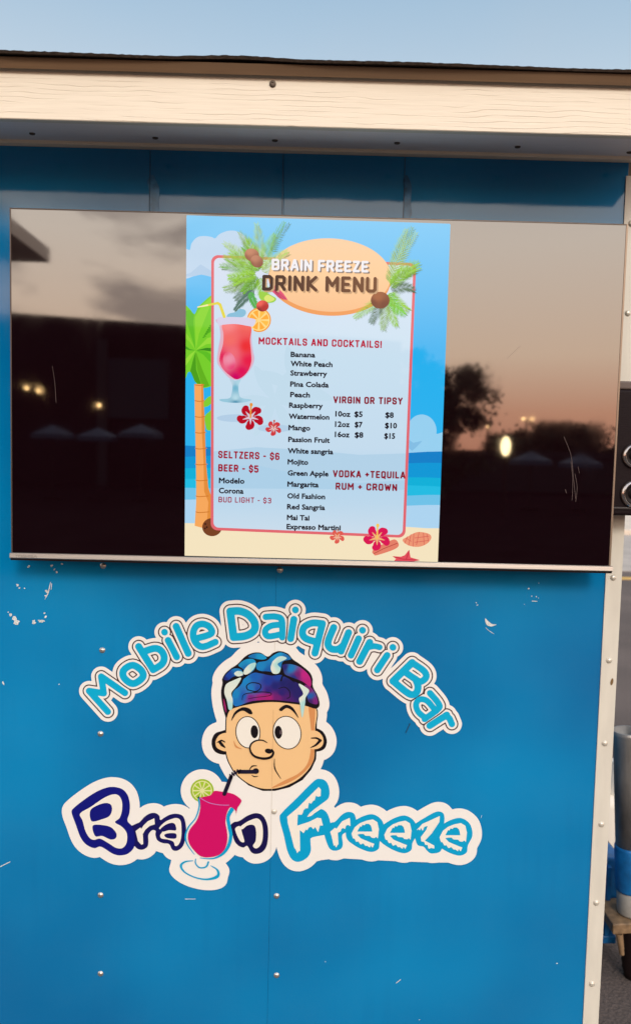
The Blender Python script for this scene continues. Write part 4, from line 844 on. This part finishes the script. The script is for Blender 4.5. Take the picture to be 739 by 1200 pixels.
# ---- squared display lettering drawn with strokes
GL = {
 'A': (.55, [[(0, 0), (.24, 1), (.31, 1), (.55, 0)], [(.1, .28), (.45, .28)]]), 'B': (.5, [[(0, 0), (0, 1), (.38, 1), (.48, .9), (.48, .62), (.38, .52), (0, .52)], [(.38, .52), (.5, .42), (.5, .1), (.4, 0), (0, 0)]]),
 'C': (.5, [[(.5, .72), (.5, .88), (.4, 1), (.1, 1), (0, .88), (0, .12), (.1, 0), (.4, 0), (.5, .12), (.5, .28)]]), 'D': (.5, [[(0, 0), (0, 1), (.38, 1), (.5, .86), (.5, .14), (.38, 0), (0, 0)]]),
 'E': (.42, [[(.42, 1), (0, 1), (0, 0), (.42, 0)], [(0, .5), (.36, .5)]]), 'F': (.42, [[(.42, 1), (0, 1), (0, 0)], [(0, .48), (.36, .48)]]),
 'G': (.5, [[(.5, .74), (.5, .88), (.4, 1), (.1, 1), (0, .88), (0, .12), (.1, 0), (.4, 0), (.5, .12), (.5, .48), (.28, .48)]]), 'I': (0, [[(0, 0), (0, 1)]]),
 'H': (.5, [[(0, 0), (0, 1)], [(.5, 0), (.5, 1)], [(0, .5), (.5, .5)]]),
 'K': (.5, [[(0, 0), (0, 1)], [(.5, 1), (.06, .5), (.52, 0)]]), 'L': (.4, [[(0, 1), (0, 0), (.4, 0)]]), 'M': (.68, [[(0, 0), (0, 1), (.34, .38), (.68, 1), (.68, 0)]]),
 'N': (.5, [[(0, 0), (0, 1), (.5, 0), (.5, 1)]]), 'O': (.5, [[(.1, 0), (0, .12), (0, .88), (.1, 1), (.4, 1), (.5, .88), (.5, .12), (.4, 0), (.1, 0)]]),
 'P': (.48, [[(0, 0), (0, 1), (.38, 1), (.48, .9), (.48, .52), (.38, .42), (0, .42)]]), 'Q': (.5, [[(.1, 0), (0, .12), (0, .88), (.1, 1), (.4, 1), (.5, .88), (.5, .12), (.4, 0), (.1, 0)], [(.3, .1), (.5, -.16)]]),
 'R': (.5, [[(0, 0), (0, 1), (.38, 1), (.48, .9), (.48, .56), (.38, .45), (0, .45)], [(.26, .45), (.5, 0)]]), 'S': (.48, [[(.48, .76), (.48, .88), (.38, 1), (.1, 1), (0, .88), (0, .64), (.1, .54), (.38, .46), (.48, .36), (.48, .12), (.38, 0), (.1, 0), (0, .12), (0, .24)]]),
 'T': (.48, [[(0, 1), (.48, 1)], [(.24, 1), (.24, 0)]]), 'U': (.5, [[(0, 1), (0, .12), (.1, 0), (.4, 0), (.5, .12), (.5, 1)]]), 'V': (.54, [[(0, 1), (.27, 0), (.54, 1)]]),
 'W': (.76, [[(0, 1), (.18, 0), (.38, .8), (.58, 0), (.76, 1)]]), 'Y': (.52, [[(0, 1), (.26, .46), (.52, 1)], [(.26, .46), (.26, 0)]]), 'Z': (.44, [[(0, 1), (.44, 1), (0, 0), (.44, 0)]]),
 '3': (.46, [[(0, .86), (.1, 1), (.36, 1), (.46, .88), (.46, .64), (.34, .53), (.14, .53)], [(.34, .53), (.46, .42), (.46, .12), (.36, 0), (.1, 0), (0, .14)]]), '5': (.46, [[(.44, 1), (.02, 1), (0, .55), (.36, .58), (.46, .48), (.46, .12), (.36, 0), (.1, 0), (0, .12)]]),
 '6': (.46, [[(.44, .86), (.36, 1), (.1, 1), (0, .88), (0, .12), (.1, 0), (.36, 0), (.46, .12), (.46, .44), (.36, .55), (0, .55)]]),
 '$': (.46, [[(.46, .78), (.46, .86), (.36, .96), (.1, .96), (0, .86), (0, .64), (.1, .54), (.36, .46), (.46, .36), (.46, .14), (.36, .04), (.1, .04), (0, .14), (0, .22)], [(.23, 1.14), (.23, .96)], [(.23, .04), (.23, -.14)]]),
 '+': (.4, [[(0, .45), (.4, .45)], [(.2, .22), (.2, .68)]]), '-': (.24, [[(0, .45), (.24, .45)]]), '!': (0, [[(0, 1), (0, .36)], [(0, .1), (0, .02)]]), ' ': (.05, [])}
def title(text, x0, y0, x1, y1, h, wt, c, k, name='menu_text', off=(0, 0), gcol=None, gap=.2):
    """stroke lettering; baseline from (x0, y0) to (x1, y1), cap height h, stroke radius wt (photo px)"""
    adv, cur = [], 0
    for ch in text: adv.append(cur); cur += GL[ch][0] + gap + 2 * wt / h
    tot = cur - gap; sx = (math.hypot(x1 - x0, y1 - y0)) / (tot * h); ux, uy = (x1 - x0), (y1 - y0); n = math.hypot(ux, uy); ux /= n; uy /= n
    vx, vy = .022, -1
    ss = []
    for ch, a in zip(text, adv):
        for st in GL[ch][1]:
            pts = []
            for gx_, gy_ in st:
                u = (a + gx_ + wt / h) * h * sx; v = wt + gy_ * (h - 2 * wt)
                pts.append((x0 + ux * u + vx * v + off[0], y0 + uy * u + vy * v + off[1]))
            ss.append(line(pts, wt))
    # evaluate stroke by stroke inside its own box (fast union)
    def f(X, Y):
        d = np.full(X.shape, 9.)
        for s in ss:
            b = s.bb; m_ = (X > b[0] - 2) & (X < b[2] + 2) & (Y > b[1] - 2) & (Y < b[3] + 2)
            d[m_] = np.minimum(d[m_], s.f(X[m_], Y[m_]))
        return d
    bb = (min(s.bb[0] for s in ss), min(s.bb[1] for s in ss), max(s.bb[2] for s in ss), max(s.bb[3] for s in ss))
    if gcol: return gpic(name, Sh(f, bb), k, gcol, .4, False)
    return pic(name, Sh(f, bb), k, c, .33, False)
KT = K + 4
title('BRAIN FREEZE', 318.6, 316.6, 431.8, 319.4, 13.6, 1.35, (132, 116, 108), KT, off=(1.3, 1.3), gap=.14)
title('BRAIN FREEZE', 318.2, 316.6, 431.2, 319.4, 13.6, 1.45, (238, 236, 240), KT + .8, gap=.14)
title('DRINK MENU', 307.5, 340.6, 441.2, 343.2, 18.6, 1.75, (196, 156, 116), KT, off=(1.5, 1.6), gap=.14)
title('DRINK MENU', 307, 340.6, 440.8, 343.2, 18.6, 1.95, None, KT + .8, gcol=grad([(305, (40, 18, 4)), (360, (78, 38, 8)), (440, (110, 64, 26))], 0), gap=.14)
RED = (186, 26, 58); MAR = (138, 18, 40)
title('MOCKTAILS AND COCKTAILS!', 303, 403.6, 446.8, 408, 8.6, .86, RED, 25)
title('VIRGIN OR TIPSY', 390.3, 472.6, 471.2, 474.3, 8.4, .9, MAR, 25); title('VODKA +TEQUILA', 389.8, 559.2, 474.4, 561, 8.4, .9, MAR, 25); title('RUM + CROWN', 393, 573.9, 464.8, 575.6, 8.4, .9, MAR, 25)
title('SELTZERS - $6', 255.8, 536.8, 327.2, 539.2, 8.6, .86, (160, 20, 48), 25); title('BEER - $5', 255.8, 552.4, 302.6, 554, 8.6, .9, (160, 20, 48), 25)
title('BUD LIGHT - $3', 256, 588.6, 317.6, 590, 6.6, .55, (160, 20, 60), 25)

# ---- running text: Blender's own typeface fitted to the measured lines
def words(text, x0, x1, yb, h, c, k, slope=.024, bold=.34, name='menu_text'):
    cu = bpy.data.curves.new('text', 'FONT'); cu.body = text; cu.resolution_u = 2
    ob = bpy.data.objects.new('text', cu); COL.objects.link(ob)
    bpy.context.view_layer.update()
    me = bpy.data.meshes.new_from_object(ob.evaluated_get(bpy.context.evaluated_depsgraph_get()))
    bpy.data.objects.remove(ob); bpy.data.curves.remove(cu)
    n = len(me.vertices); co = np.empty(n * 3); me.vertices.foreach_get('co', co); co = co.reshape(-1, 3)
    cnt = {}
    for p in me.polygons:
        for e in p.edge_keys: cnt[e] = cnt.get(e, 0) + 1
    ed = [e for e, q in cnt.items() if q == 1]
    bpy.data.meshes.remove(me)
    a, b = co[:, 0].min(), co[:, 0].max(); u = (co[:, 0] - a) / (b - a); v = co[:, 1] / .70 * h
    px = x0 + bold + u * (x1 - x0 - 2 * bold) + .022 * v; py = yb + slope * (px - x0) - v
    Pt = np.stack([px, py], 1)
    def f(X, Y):
        d = np.full(X.shape, 9.); ins = np.zeros(X.shape, bool)
        for i_, j_ in ed:
            p, q = Pt[i_], Pt[j_]
            xa, xb = min(p[0], q[0]) - 1.5, max(p[0], q[0]) + 1.5
            c0, c1 = np.searchsorted(X[0], (xa, xb))
            if c1 > c0:
                dd, _ = _seg(X[:, c0:c1], Y[:, c0:c1], p, q); d[:, c0:c1] = np.minimum(d[:, c0:c1], dd)
            if p[1] != q[1]:
                m_ = (p[1] > Y) != (q[1] > Y)
                ins ^= m_ & (X < (q[0] - p[0]) * (Y - p[1]) / (q[1] - p[1]) + p[0])
        return np.where(ins, -d, d) - bold
    s_ = Sh(f, (px.min() - 1, py.min() - 1, px.max() + 1, py.max() + 1))
    return pic(name, s_, k, c, .22, False)
INK = (22, 24, 34)
for t_, a, b, y in (('Banana', 340.4, 369.2, 418.1), ('White Peach', 340.4, 389.4, 428.9), ('Strawberry', 340, 383, 439.9), ('Pina Colada', 339.8, 385, 452.9), ('Peach', 339.8, 363, 465.2), ('Raspberry', 338.5, 378, 477.6), ('Watermelon', 338.2, 385.7, 490.6), ('Mango', 337.8, 363.4, 503.9),
                    ('Passion Fruit', 337.5, 386.2, 517.7), ('White sangria', 337, 390.2, 531), ('Mojito', 336.8, 361, 544), ('Green Apple', 336.8, 384.6, 557), ('Margarita', 336.5, 373.2, 570.1), ('Old Fashion', 336.4, 380.8, 583.9), ('Red Sangria', 336.1, 380.6, 596.6), ('Mai Tai', 336, 362.4, 609.2), ('Expresso Martini', 335.6, 399, 619.9)):
    words(t_, a, b, y, 5.9, INK, 25)
for t_, a, b, y in (('10oz', 392.6, 410.2, 487.9), ('$5', 414.8, 424.6, 488.3), ('$8', 451, 461, 489.3), ('12oz', 392.2, 409.4, 500), ('$7', 415.2, 424.4, 500.5), ('$10', 450.6, 464.8, 501.6), ('16oz', 392, 409.2, 512), ('$8', 415.2, 425.4, 512.6), ('$15', 449.8, 462.6, 513.8), ('Modelo', 256.4, 286.4, 566), ('Corona', 256.2, 285.4, 577.8)):
    words(t_, a, b, y, 6.2, INK, 25)
# maker's name embossed at the left end of the lower strip
def emboss():
    cu = bpy.data.curves.new('t', 'FONT'); cu.body = 'TOSHIBA'; cu.offset = .02; cu.extrude = .0
    ob = bpy.data.objects.new('t', cu); COL.objects.link(ob); bpy.context.view_layer.update()
    me = bpy.data.meshes.new_from_object(ob.evaluated_get(bpy.context.evaluated_depsgraph_get())); bpy.data.objects.remove(ob)
    n = len(me.vertices); co = np.empty(n * 3); me.vertices.foreach_get('co', co); co = co.reshape(-1, 3); a, b = co[:, 0].min(), co[:, 0].max()
    x = tx0 + .010 + (co[:, 0] - a) / (b - a) * .05; z = tz0 + .0072 + co[:, 1] / .7 * .0062
    y = np.full(n, GLASS - .0064); me.vertices.foreach_set('co', np.stack([x, y, z], 1).ravel()); me.update(); me.materials.clear()
    V(link('maker_name', me, mat('grey_print', (.30, .26, .23), .5)))
emboss()

# ------------------------------------------------------------------ speaker at the right edge
SPK_Y = -.078
a = at(721.5, 446, SPK_Y); b = at(719.5, 606, SPK_Y)
SP = thing('speaker', (a.x + .12, SPK_Y + .036, b.z), 'black speaker with two silver ringed cones on the cream corner trim', 'speaker')
def Q(o): return adopt(o, SP)
sx0, sx1, sz0, sz1 = a.x + .001, a.x + .24, b.z + .004, a.z
Q(boxo('cabinet', (sx0, SPK_Y, sz0), (sx1, -.0085, sz1 - .019), mat('speaker_black', (.009, .004, .005), .55, spec=.12, bump=((60, 60, 900), .5, .001, 2)), bevel=.006, seg=3))
Q(boxo('top_cap', (sx0 + .001, SPK_Y + .003, sz1 - .0185), (sx1, -.0085, sz1), mat('speaker_grey', (.12, .09, .08), .5, spec=.2), bevel=.004, seg=3))
Q(boxo('grip_strip', (sx0 + .004, SPK_Y - .003, sz0 + .014), (sx1 - .004, SPK_Y + .002, sz0 + .019), mat('speaker_edge', (.02, .015, .015), .4), bevel=.001))
Q(boxo('clamp', (sx0 + .07, -.0083, sz0 + .06), (sx0 + .12, -.0044, sz1 - .06), M_dark))
for px, py, rr in ((742.5, 534, 15.5), (742.5, 578.5, 17.5)):
    c = at(px, py, SPK_Y); r = rr / 900 * (1.8 + SPK_Y); mt = Matrix.Translation(c) @ Matrix.Rotation(R(90), 4, 'X')
    bm = bmesh.new(); lathe(bm, [(r, -.001), (r * .97, .003), (r * .80, .013), (r * .79, .013), (r * .78, .002)], 48, mt); bmesh.ops.recalc_face_normals(bm, faces=bm.faces); Q(bm_obj('chrome_ring', bm, mat('satin_ring', (.50, .46, .44), .16, metal=1), smooth=True))
    bm = bmesh.new(); lathe(bm, [(r * .79, .002), (r * .72, .008), (r * .6, .006), (r * .45, -.0 + .0015), (r * .40, .004), (r * .2, .008), (.0005, .009)], 40, mt); bmesh.ops.recalc_face_normals(bm, faces=bm.faces); Q(bm_obj('cone', bm, mat('cone_black', (.006, .004, .004), .45, spec=.2), smooth=True))

# ------------------------------------------------------------------ jack, gas bottle and frame beyond the corner
def pt(px, py, depth): return at(px, py, depth)
JY = .70
jt = pt(734, 856, JY); jb = pt(743, 1160, JY)
jt = at(735.5, 856, JY); jb = at(741, 1125, JY); jx = jb.x
def zz(py): return at(737, py, JY).z
JK = thing('trailer_jack', (jx, JY, 0), 'galvanised jack post with blue sleeve beyond the trailer corner', 'trailer jack')
def J(name, prof, m, dx=0, dy=0):
    bm = bmesh.new(); lathe(bm, prof, 28, Matrix.Translation((jx + dx, JY + dy, 0))); bmesh.ops.recalc_face_normals(bm, faces=bm.faces); o = bm_obj(name, bm, m); adopt(o, JK)
    for p in o.data.polygons: p.use_smooth = len(p.vertices) == 4
    return o
M_galv = mat('galvanised_steel', (.26, .235, .21), .42, metal=.5, var=((25, 25, 9), .3), bump=((200, 200, 60), .3, .002, 3))
M_bluep = mat('blue_enamel', (.005, .11, .30), .35, var=((30, 30, 30), .25))
M_whp = mat('white_collar', (.33, .30, .26), .5, var=((30, 30, 30), .15))
RJ = .048
J('post', [(RJ * .93, zz(990)), (RJ * .93, zz(862)), (RJ * .97, zz(860)), (RJ * .97, zz(855)), (RJ * .86, zz(855)), (RJ * .86, zz(870))], M_galv)
J('sleeve', [(RJ, zz(1041)), (RJ * 1.02, zz(1039)), (RJ * 1.02, zz(992)), (RJ * .96, zz(989))], M_bluep)
J('collar', [(RJ * .9, zz(1068)), (RJ * .93, zz(1066)), (RJ * .93, zz(1043)), (RJ * .9, zz(1042))], M_whp)
J('foot_boot', [(RJ * .55, .0), (RJ * .58, .02)] + [(RJ * (.62 + .012 * i + (.05 if i % 2 else 0)), .02 + i * (zz(1082) - .02) / 13) for i in range(1, 13)] + [(RJ * .8, zz(1082))], M_dark)
bm = bmesh.new(); box(bm, (jx - .085, JY - .06, zz(1081)), (jx + .10, JY + .09, zz(1069)), .004); adopt(bm_obj('mount_plate', bm, mat('rusty_plate', (.20, .12, .06), .6, var=(40, .4))), JK)
bm = bmesh.new(); cyl(bm, (jx - .06, JY - .05, zz(1082)), (jx - .055, JY - .055, zz(1105)), .012, .008, 12); adopt(bm_obj('hook', bm, mat('rusty_plate', (.2, .12, .06))), JK)
bm = bmesh.new(); cyl(bm, (jx + .03, JY - .03, zz(1010)), (jx + .03, JY - .09, zz(1010)), .012, seg=14); adopt(bm_obj('crank_shaft', bm, M_bluep), JK)
JK.rotation_euler = (0, math.atan2(jt.x - jb.x, jt.z - jb.z), 0)
# blue tongue frame
FY = .80
fr = thing('tongue_frame', (at(712, 1040, FY).x + .03, FY, 0), 'blue steel trailer tongue beam low behind the jack post', 'trailer frame')
fz1, fz0, fx0, fx1 = at(714, 1006, FY).z, at(714, 1100, FY).z, at(704, 1040, FY).x - .12, at(727, 1040, FY).x
adopt(boxo('beam', (fx0, FY, fz0 + .03), (fx1, FY + .12, fz1), M_bluep, bevel=.008), fr)
adopt(boxo('beam_flange', (fx0, FY - .03, fz0), (fx1 - .02, FY + .14, fz0 + .028), M_bluep, bevel=.004), fr)
adopt(boxo('web_plate', (fx1 - .06, FY - .026, fz0 + .0285), (fx1 - .045, FY - .001, fz1 - .02), M_bluep, bevel=.002), fr)
for sx_ in (fx0 + .03,):
    adopt(boxo('support_leg', (sx_, FY + .02, 0), (sx_ + .05, FY + .07, fz0 - .001), M_dark, bevel=.003), fr)
# black tool case on the beam, white plastic drum behind
gc = thing('water_drum', (at(716, 955, 1.2).x - .03, 1.22, 0), 'white plastic drum standing between trailer corner and jack post', 'drum')
bm = bmesh.new(); zt = at(716, 935, 1.2).z; zb = at(716, 975, 1.2).z; cx_ = at(706, 955, 1.2).x; Rr_ = at(724, 955, 1.2).x - cx_
lathe(bm, [(Rr_ * .9, 0), (Rr_ * .98, .02), (Rr_, zb), (Rr_, zt - .03), (Rr_ * .93, zt), (Rr_ * .35, zt + .015), (Rr_ * .33, zt + .05), (.001, zt + .05)], 32, Matrix.Translation((cx_, 1.22, 0)))
bmesh.ops.recalc_face_normals(bm, faces=bm.faces); adopt(bm_obj('body', bm, mat('white_plastic', (.68, .63, .55), .4), smooth=True), gc)
bm = bmesh.new(); cyl(bm, (cx_ + Rr_ * .75, 1.22, zt + .004), (cx_ + Rr_ * .75, 1.22, at(718, 893, 1.2).z), .022, seg=16); adopt(bm_obj('spout', bm, mat('white_plastic', (.68, .63, .55), .4)), gc)
bg_ = thing('tool_case', (at(712, 998, 1.0).x, 1.05, 0), 'low black case lying behind the blue tongue beam', 'case')
zc = at(716, 1004, .98).z
adopt(boxo('lid', (fx0, 1.0 - .03, zc - .02), (at(722, 1000, .98).x, 1.11, at(716, 996, .98).z), M_dark, bevel=.012, seg=3), bg_)
adopt(boxo('body', (fx0 + .005, .975, 0), (at(722, 1000, .98).x - .005, 1.105, zc - .021), M_dark, bevel=.01, seg=3), bg_)

# ------------------------------------------------------------------ what the screen mirrors: the far side of the lot, behind the photographer
M_bwall = mat('dark_render', (.022, .014, .016), 1, spec=0, var=(.4, .25)); M_bpan = mat('grey_shutter', (.04, .042, .05), .7, spec=.1)
L = 38
p0, p1 = mirrored(-30, 338, L), mirrored(222, 366, L)
ST = thing('store_building', ((p0.x + p1.x) / 2, -L - 4, 0), 'long dark flat roofed building across the lot, mirrored in the screen', 'building')
bx1 = mirrored(470, 400, L).x; bx0 = p0.x - 30
bm = bmesh.new(); vs = [bm.verts.new(v) for v in ((bx0, -L, 0), (bx1, -L, 0), (bx1, -L, p1.z - 1.2), (bx0, -L, p0.z + .4), (bx0, -L - 12, 0), (bx1, -L - 12, 0), (bx1, -L - 12, p1.z - 1.2), (bx0, -L - 12, p0.z + .4))]
for f in ((0, 1, 2, 3), (5, 4, 7, 6), (3, 2, 6, 7), (1, 5, 6, 2), (4, 0, 3, 7)): bm.faces.new([vs[i] for i in f])
bmesh.ops.recalc_face_normals(bm, faces=bm.faces); adopt(bm_obj('wall', bm, M_bwall), ST)
a, b = mirrored(115, 420, L), mirrored(198, 492, L)
adopt(boxo('shutter', (a.x, -L + .01, b.z), (b.x, -L + .2, a.z), M_bpan, bevel=.03), ST)
for k_ in range(8): adopt(boxo('pilaster', (bx0 + 4 + k_ * (bx1 - bx0) / 8, -L + .02, 0), (bx0 + 4.5 + k_ * (bx1 - bx0) / 8, -L + .35, p1.z - 1.5), mat('dark_pilaster', (.035, .026, .026), .85)), ST)
M_lamp = mat('lit_lamp', (.9, .7, .4), .5, emit=((1.0, .62, .25), 16))
for px, py, r in ((31.5, 454.5, .10), (46, 457.5, .12), (116, 475, .10)):
    c = mirrored(px, py, L - .5); bm = bmesh.new(); bmesh.ops.create_icosphere(bm, subdivisions=2, radius=r, matrix=Matrix.Translation(c)); lo = adopt(bm_obj('wall_lamp', bm, M_lamp, smooth=True), ST)
    adopt(boxo('lamp_arm', (c.x - .03, -L + .001, c.z + r), (c.x + .03, c.y + .05, c.z + r + .06), M_dark), ST)
# umbrellas
def umbrella(px, py, wpx, Ld, label, leaf):
    c = mirrored(px, py, Ld); r = wpx / 900 * (Ld + 1.7) / 2
    t_ = thing('patio_umbrella', (c.x, c.y, 0), label, 'umbrella', 'patio umbrellas across the lot')
    bm = bmesh.new(); n = 8; top = bm.verts.new((c.x, c.y, c.z)); rim = [bm.verts.new((c.x + r * math.cos(2 * math.pi * i / n), c.y + r * math.sin(2 * math.pi * i / n), c.z - r * .42)) for i in range(n)]; low = [bm.verts.new((v.co.x, v.co.y, v.co.z - .16)) for v in rim]
    for i in range(n): bm.faces.new((top, rim[i], rim[(i + 1) % n])); bm.faces.new((rim[i], low[i], low[(i + 1) % n], rim[(i + 1) % n]))
    adopt(bm_obj('canopy', bm, leaf), t_)
    bm = bmesh.new(); cyl(bm, (c.x, c.y, 0), (c.x, c.y, c.z - .02), .03, seg=10); adopt(bm_obj('pole', bm, M_dark), t_)
    bm = bmesh.new(); cyl(bm, (c.x, c.y, 0), (c.x, c.y, .08), .3, seg=20); adopt(bm_obj('base', bm, mat('matt_base', (.012, .01, .01), 1, spec=0)), t_)
M_umb = mat('grey_blue_canvas', (.07, .085, .12), .9, spec=.1)
for i, (px, py, wp, lb) in enumerate(((62, 498, 50, 'leftmost grey patio umbrella mirrored in the screen'), (115, 501, 50, 'grey patio umbrella mirrored below the single lamp'), (165, 497, 52, 'grey patio umbrella mirrored beside the menu picture'), (622, 529, 50, 'grey patio umbrella mirrored beside the bright lantern'), (680, 532, 52, 'grey patio umbrella mirrored near the right screen edge'))):
    umbrella(px, py, wp, 26, lb, M_umb)
# neighbouring kiosk whose roof corner shows at the upper left of the screen
L = 7.0
q = [mirrored(59, 289, L), mirrored(59, 308, L), mirrored(-40, 244, 4.6)]
KI = thing('kiosk', (q[0].x - 1.5, -L + .6, 0), 'tan roofed kiosk whose roof corner is mirrored at the upper left', 'kiosk')
kx1, kz0, kz1 = q[0].x, q[1].z, q[0].z
adopt(boxo('roof', (kx1 - 3.4, -L, kz0), (kx1, -L + 2.6, kz1 - .02), mat('tan_roof_edge', (.85, .70, .58), .8, spec=.2), bevel=.01), KI)
adopt(boxo('wall', (kx1 - 3.3, -L - .0 + .4, 0), (kx1 - 1.3, -L + 2.2, kz0 - .001), mat('kiosk_wall', (.10, .075, .06), .8)), KI)
adopt(boxo('counter', (kx1 - 3.2, -L + 2.201, 1.0), (kx1 - 1.4, -L + 2.45, 1.05), M_dark), KI)
for xx in (kx1 - .12,):
    adopt(boxo('post', (xx - .03 - 1.1, -L + 2.3, 0), (xx + .03 - 1.1, -L + 2.36, kz0 - .001), M_dark), KI)
# trees across the lot
M_leaf = mat('dark_foliage', (.045, .055, .022), .8, var=(2, .3)); M_bark = mat('bark', (.05, .035, .025), .9)
def tree(px, pyt, wpx, Ld, label, seed):
    rnd = random.Random(seed); top = mirrored(px, pyt, Ld); h = top.z; rad = wpx / 900 * (Ld + 1.7) / 2; base = Vector((top.x, -Ld, 0))
    t_ = thing('oak_tree', base, label, 'tree', 'trees across the lot')
    bm = bmesh.new(); cyl(bm, base, base + Vector((0, 0, h * .55)), rad * .09, rad * .05, 10)
    ends = []
    for i in range(9):
        a = rnd.uniform(0, 6.28); s = base + Vector((0, 0, h * rnd.uniform(.25, .5))); e = base + Vector((math.cos(a) * rad * .7, math.sin(a) * rad * .7, h * rnd.uniform(.5, .88))); cyl(bm, s, e, rad * .035, rad * .01, 6); ends.append(e)
    adopt(bm_obj('trunk', bm, M_bark), t_)
    V_, F_ = [], []; clumps = [e + Vector((rnd.uniform(-.2, .2), rnd.uniform(-.2, .2), rnd.uniform(-.1, .1))) * rad for e in ends] + [base + Vector((rnd.uniform(-.8, .8) * rad, rnd.uniform(-.6, .6) * rad, h * rnd.uniform(.1, .93))) for _ in range(48)]
    for c in clumps:
        cr2 = rad * rnd.uniform(.16, .36)
        for _ in range(150):
            d = Vector((rnd.gauss(0, 1), rnd.gauss(0, 1), rnd.gauss(0, .7))) * cr2 * .6; p = c + d; 
            if p.z > h: p.z = h - rnd.uniform(0, .5)
            s = rad * .05 * rnd.uniform(.6, 1.4); u = Vector((rnd.gauss(0, 1), rnd.gauss(0, 1), rnd.gauss(0, 1))).normalized(); v = u.orthogonal().normalized(); j = len(V_)
            V_ += [tuple(p + u * s), tuple(p + v * s * .6), tuple(p - u * s), tuple(p - v * s * .6)]; F_.append((j, j + 1, j + 2, j + 3))
    me = bpy.data.meshes.new('crown'); me.from_pydata(V_, [], F_); o = link('crown', me, M_leaf); adopt(o, t_)
tree(522, 404, 108, 32, 'tall dark tree mirrored right of the menu picture', 1)
tree(655, 494, 110, 44, 'broad dark tree mirrored low at the right of the screen', 2)
tree(592, 505, 46, 50, 'small distant tree mirrored behind the bright lantern', 3)
tree(480, 430, 80, 40, 'dark tree beside the store end behind the menu reflection', 4)
tree(760, 515, 120, 42, 'wide low tree beyond the right screen edge', 5)
# hedge-like dark fence line across the lot
for i, (x0_, x1_, lb) in enumerate(((400, 1000, 'long low dark board fence mirrored under the trees'),)):
    a, b = mirrored(x0_, 530, 40), mirrored(x1_, 530, 40)
    fe = thing('board_fence', (a.x, -40, 0), lb, 'fence')
    adopt(boxo('boards', (a.x, -40, .1), (b.x, -39.9, 2.3), mat('fence_board', (.03, .022, .02), .85, var=((.6, 3, 3), .2))), fe)
    adopt(boxo('rail', (a.x, -39.9, 1.9), (b.x, -39.85, 2.0), M_dark), fe)
# lantern and street lamps
c = mirrored(592, 523, 22); ln_ = thing('post_lantern', (c.x, c.y, 0), 'glowing oval lantern on a post mirrored in the right of the screen', 'lantern')
bm = bmesh.new(); bmesh.ops.create_icosphere(bm, subdivisions=3, radius=1, matrix=Matrix.Translation(c) @ Matrix.Diagonal((.15, .15, .30, 1))); adopt(bm_obj('globe', bm, mat('lantern_glow', (.9, .8, .5), .5, emit=((1.0, .74, .38), 12)), smooth=True), ln_)
bm = bmesh.new(); cyl(bm, (c.x, c.y, 0), (c.x, c.y, c.z - .30), .05, seg=12); adopt(bm_obj('post', bm, M_dark), ln_)
bm = bmesh.new(); cyl(bm, (c.x, c.y, c.z + .30), (c.x, c.y, c.z + .37), .1, .02, seg=12); adopt(bm_obj('cap', bm, M_dark), ln_)
def street(px, py, Ld, heads, label):
    c = mirrored(px, py, Ld); t_ = thing('street_lamp', (c.x, c.y, 0), label, 'street lamp', 'street lamps across the lot')
    bm = bmesh.new(); cyl(bm, (c.x, c.y, 0), (c.x, c.y, c.z), .1, .06, 12); adopt(bm_obj('pole', bm, M_dark), t_)
    for s in heads:
        x = c.x + s * .28; bm = bmesh.new(); cyl(bm, (c.x, c.y, c.z - .05), (x, c.y + .1, c.z + .12), .04, seg=8); adopt(bm_obj('arm', bm, M_dark), t_)
        bm = bmesh.new(); bmesh.ops.create_icosphere(bm, subdivisions=2, radius=.1, matrix=Matrix.Translation((x, c.y + .25, c.z + .1)) @ Matrix.Diagonal((1.2, 1, .7, 1))); adopt(bm_obj('lamp_head', bm, M_lamp, smooth=True), t_)
street(616.5, 493, 48, (-1, 1), 'twin headed street lamp mirrored above the lantern'); street(571, 502, 48, (0,), 'single street lamp mirrored left of the lantern')
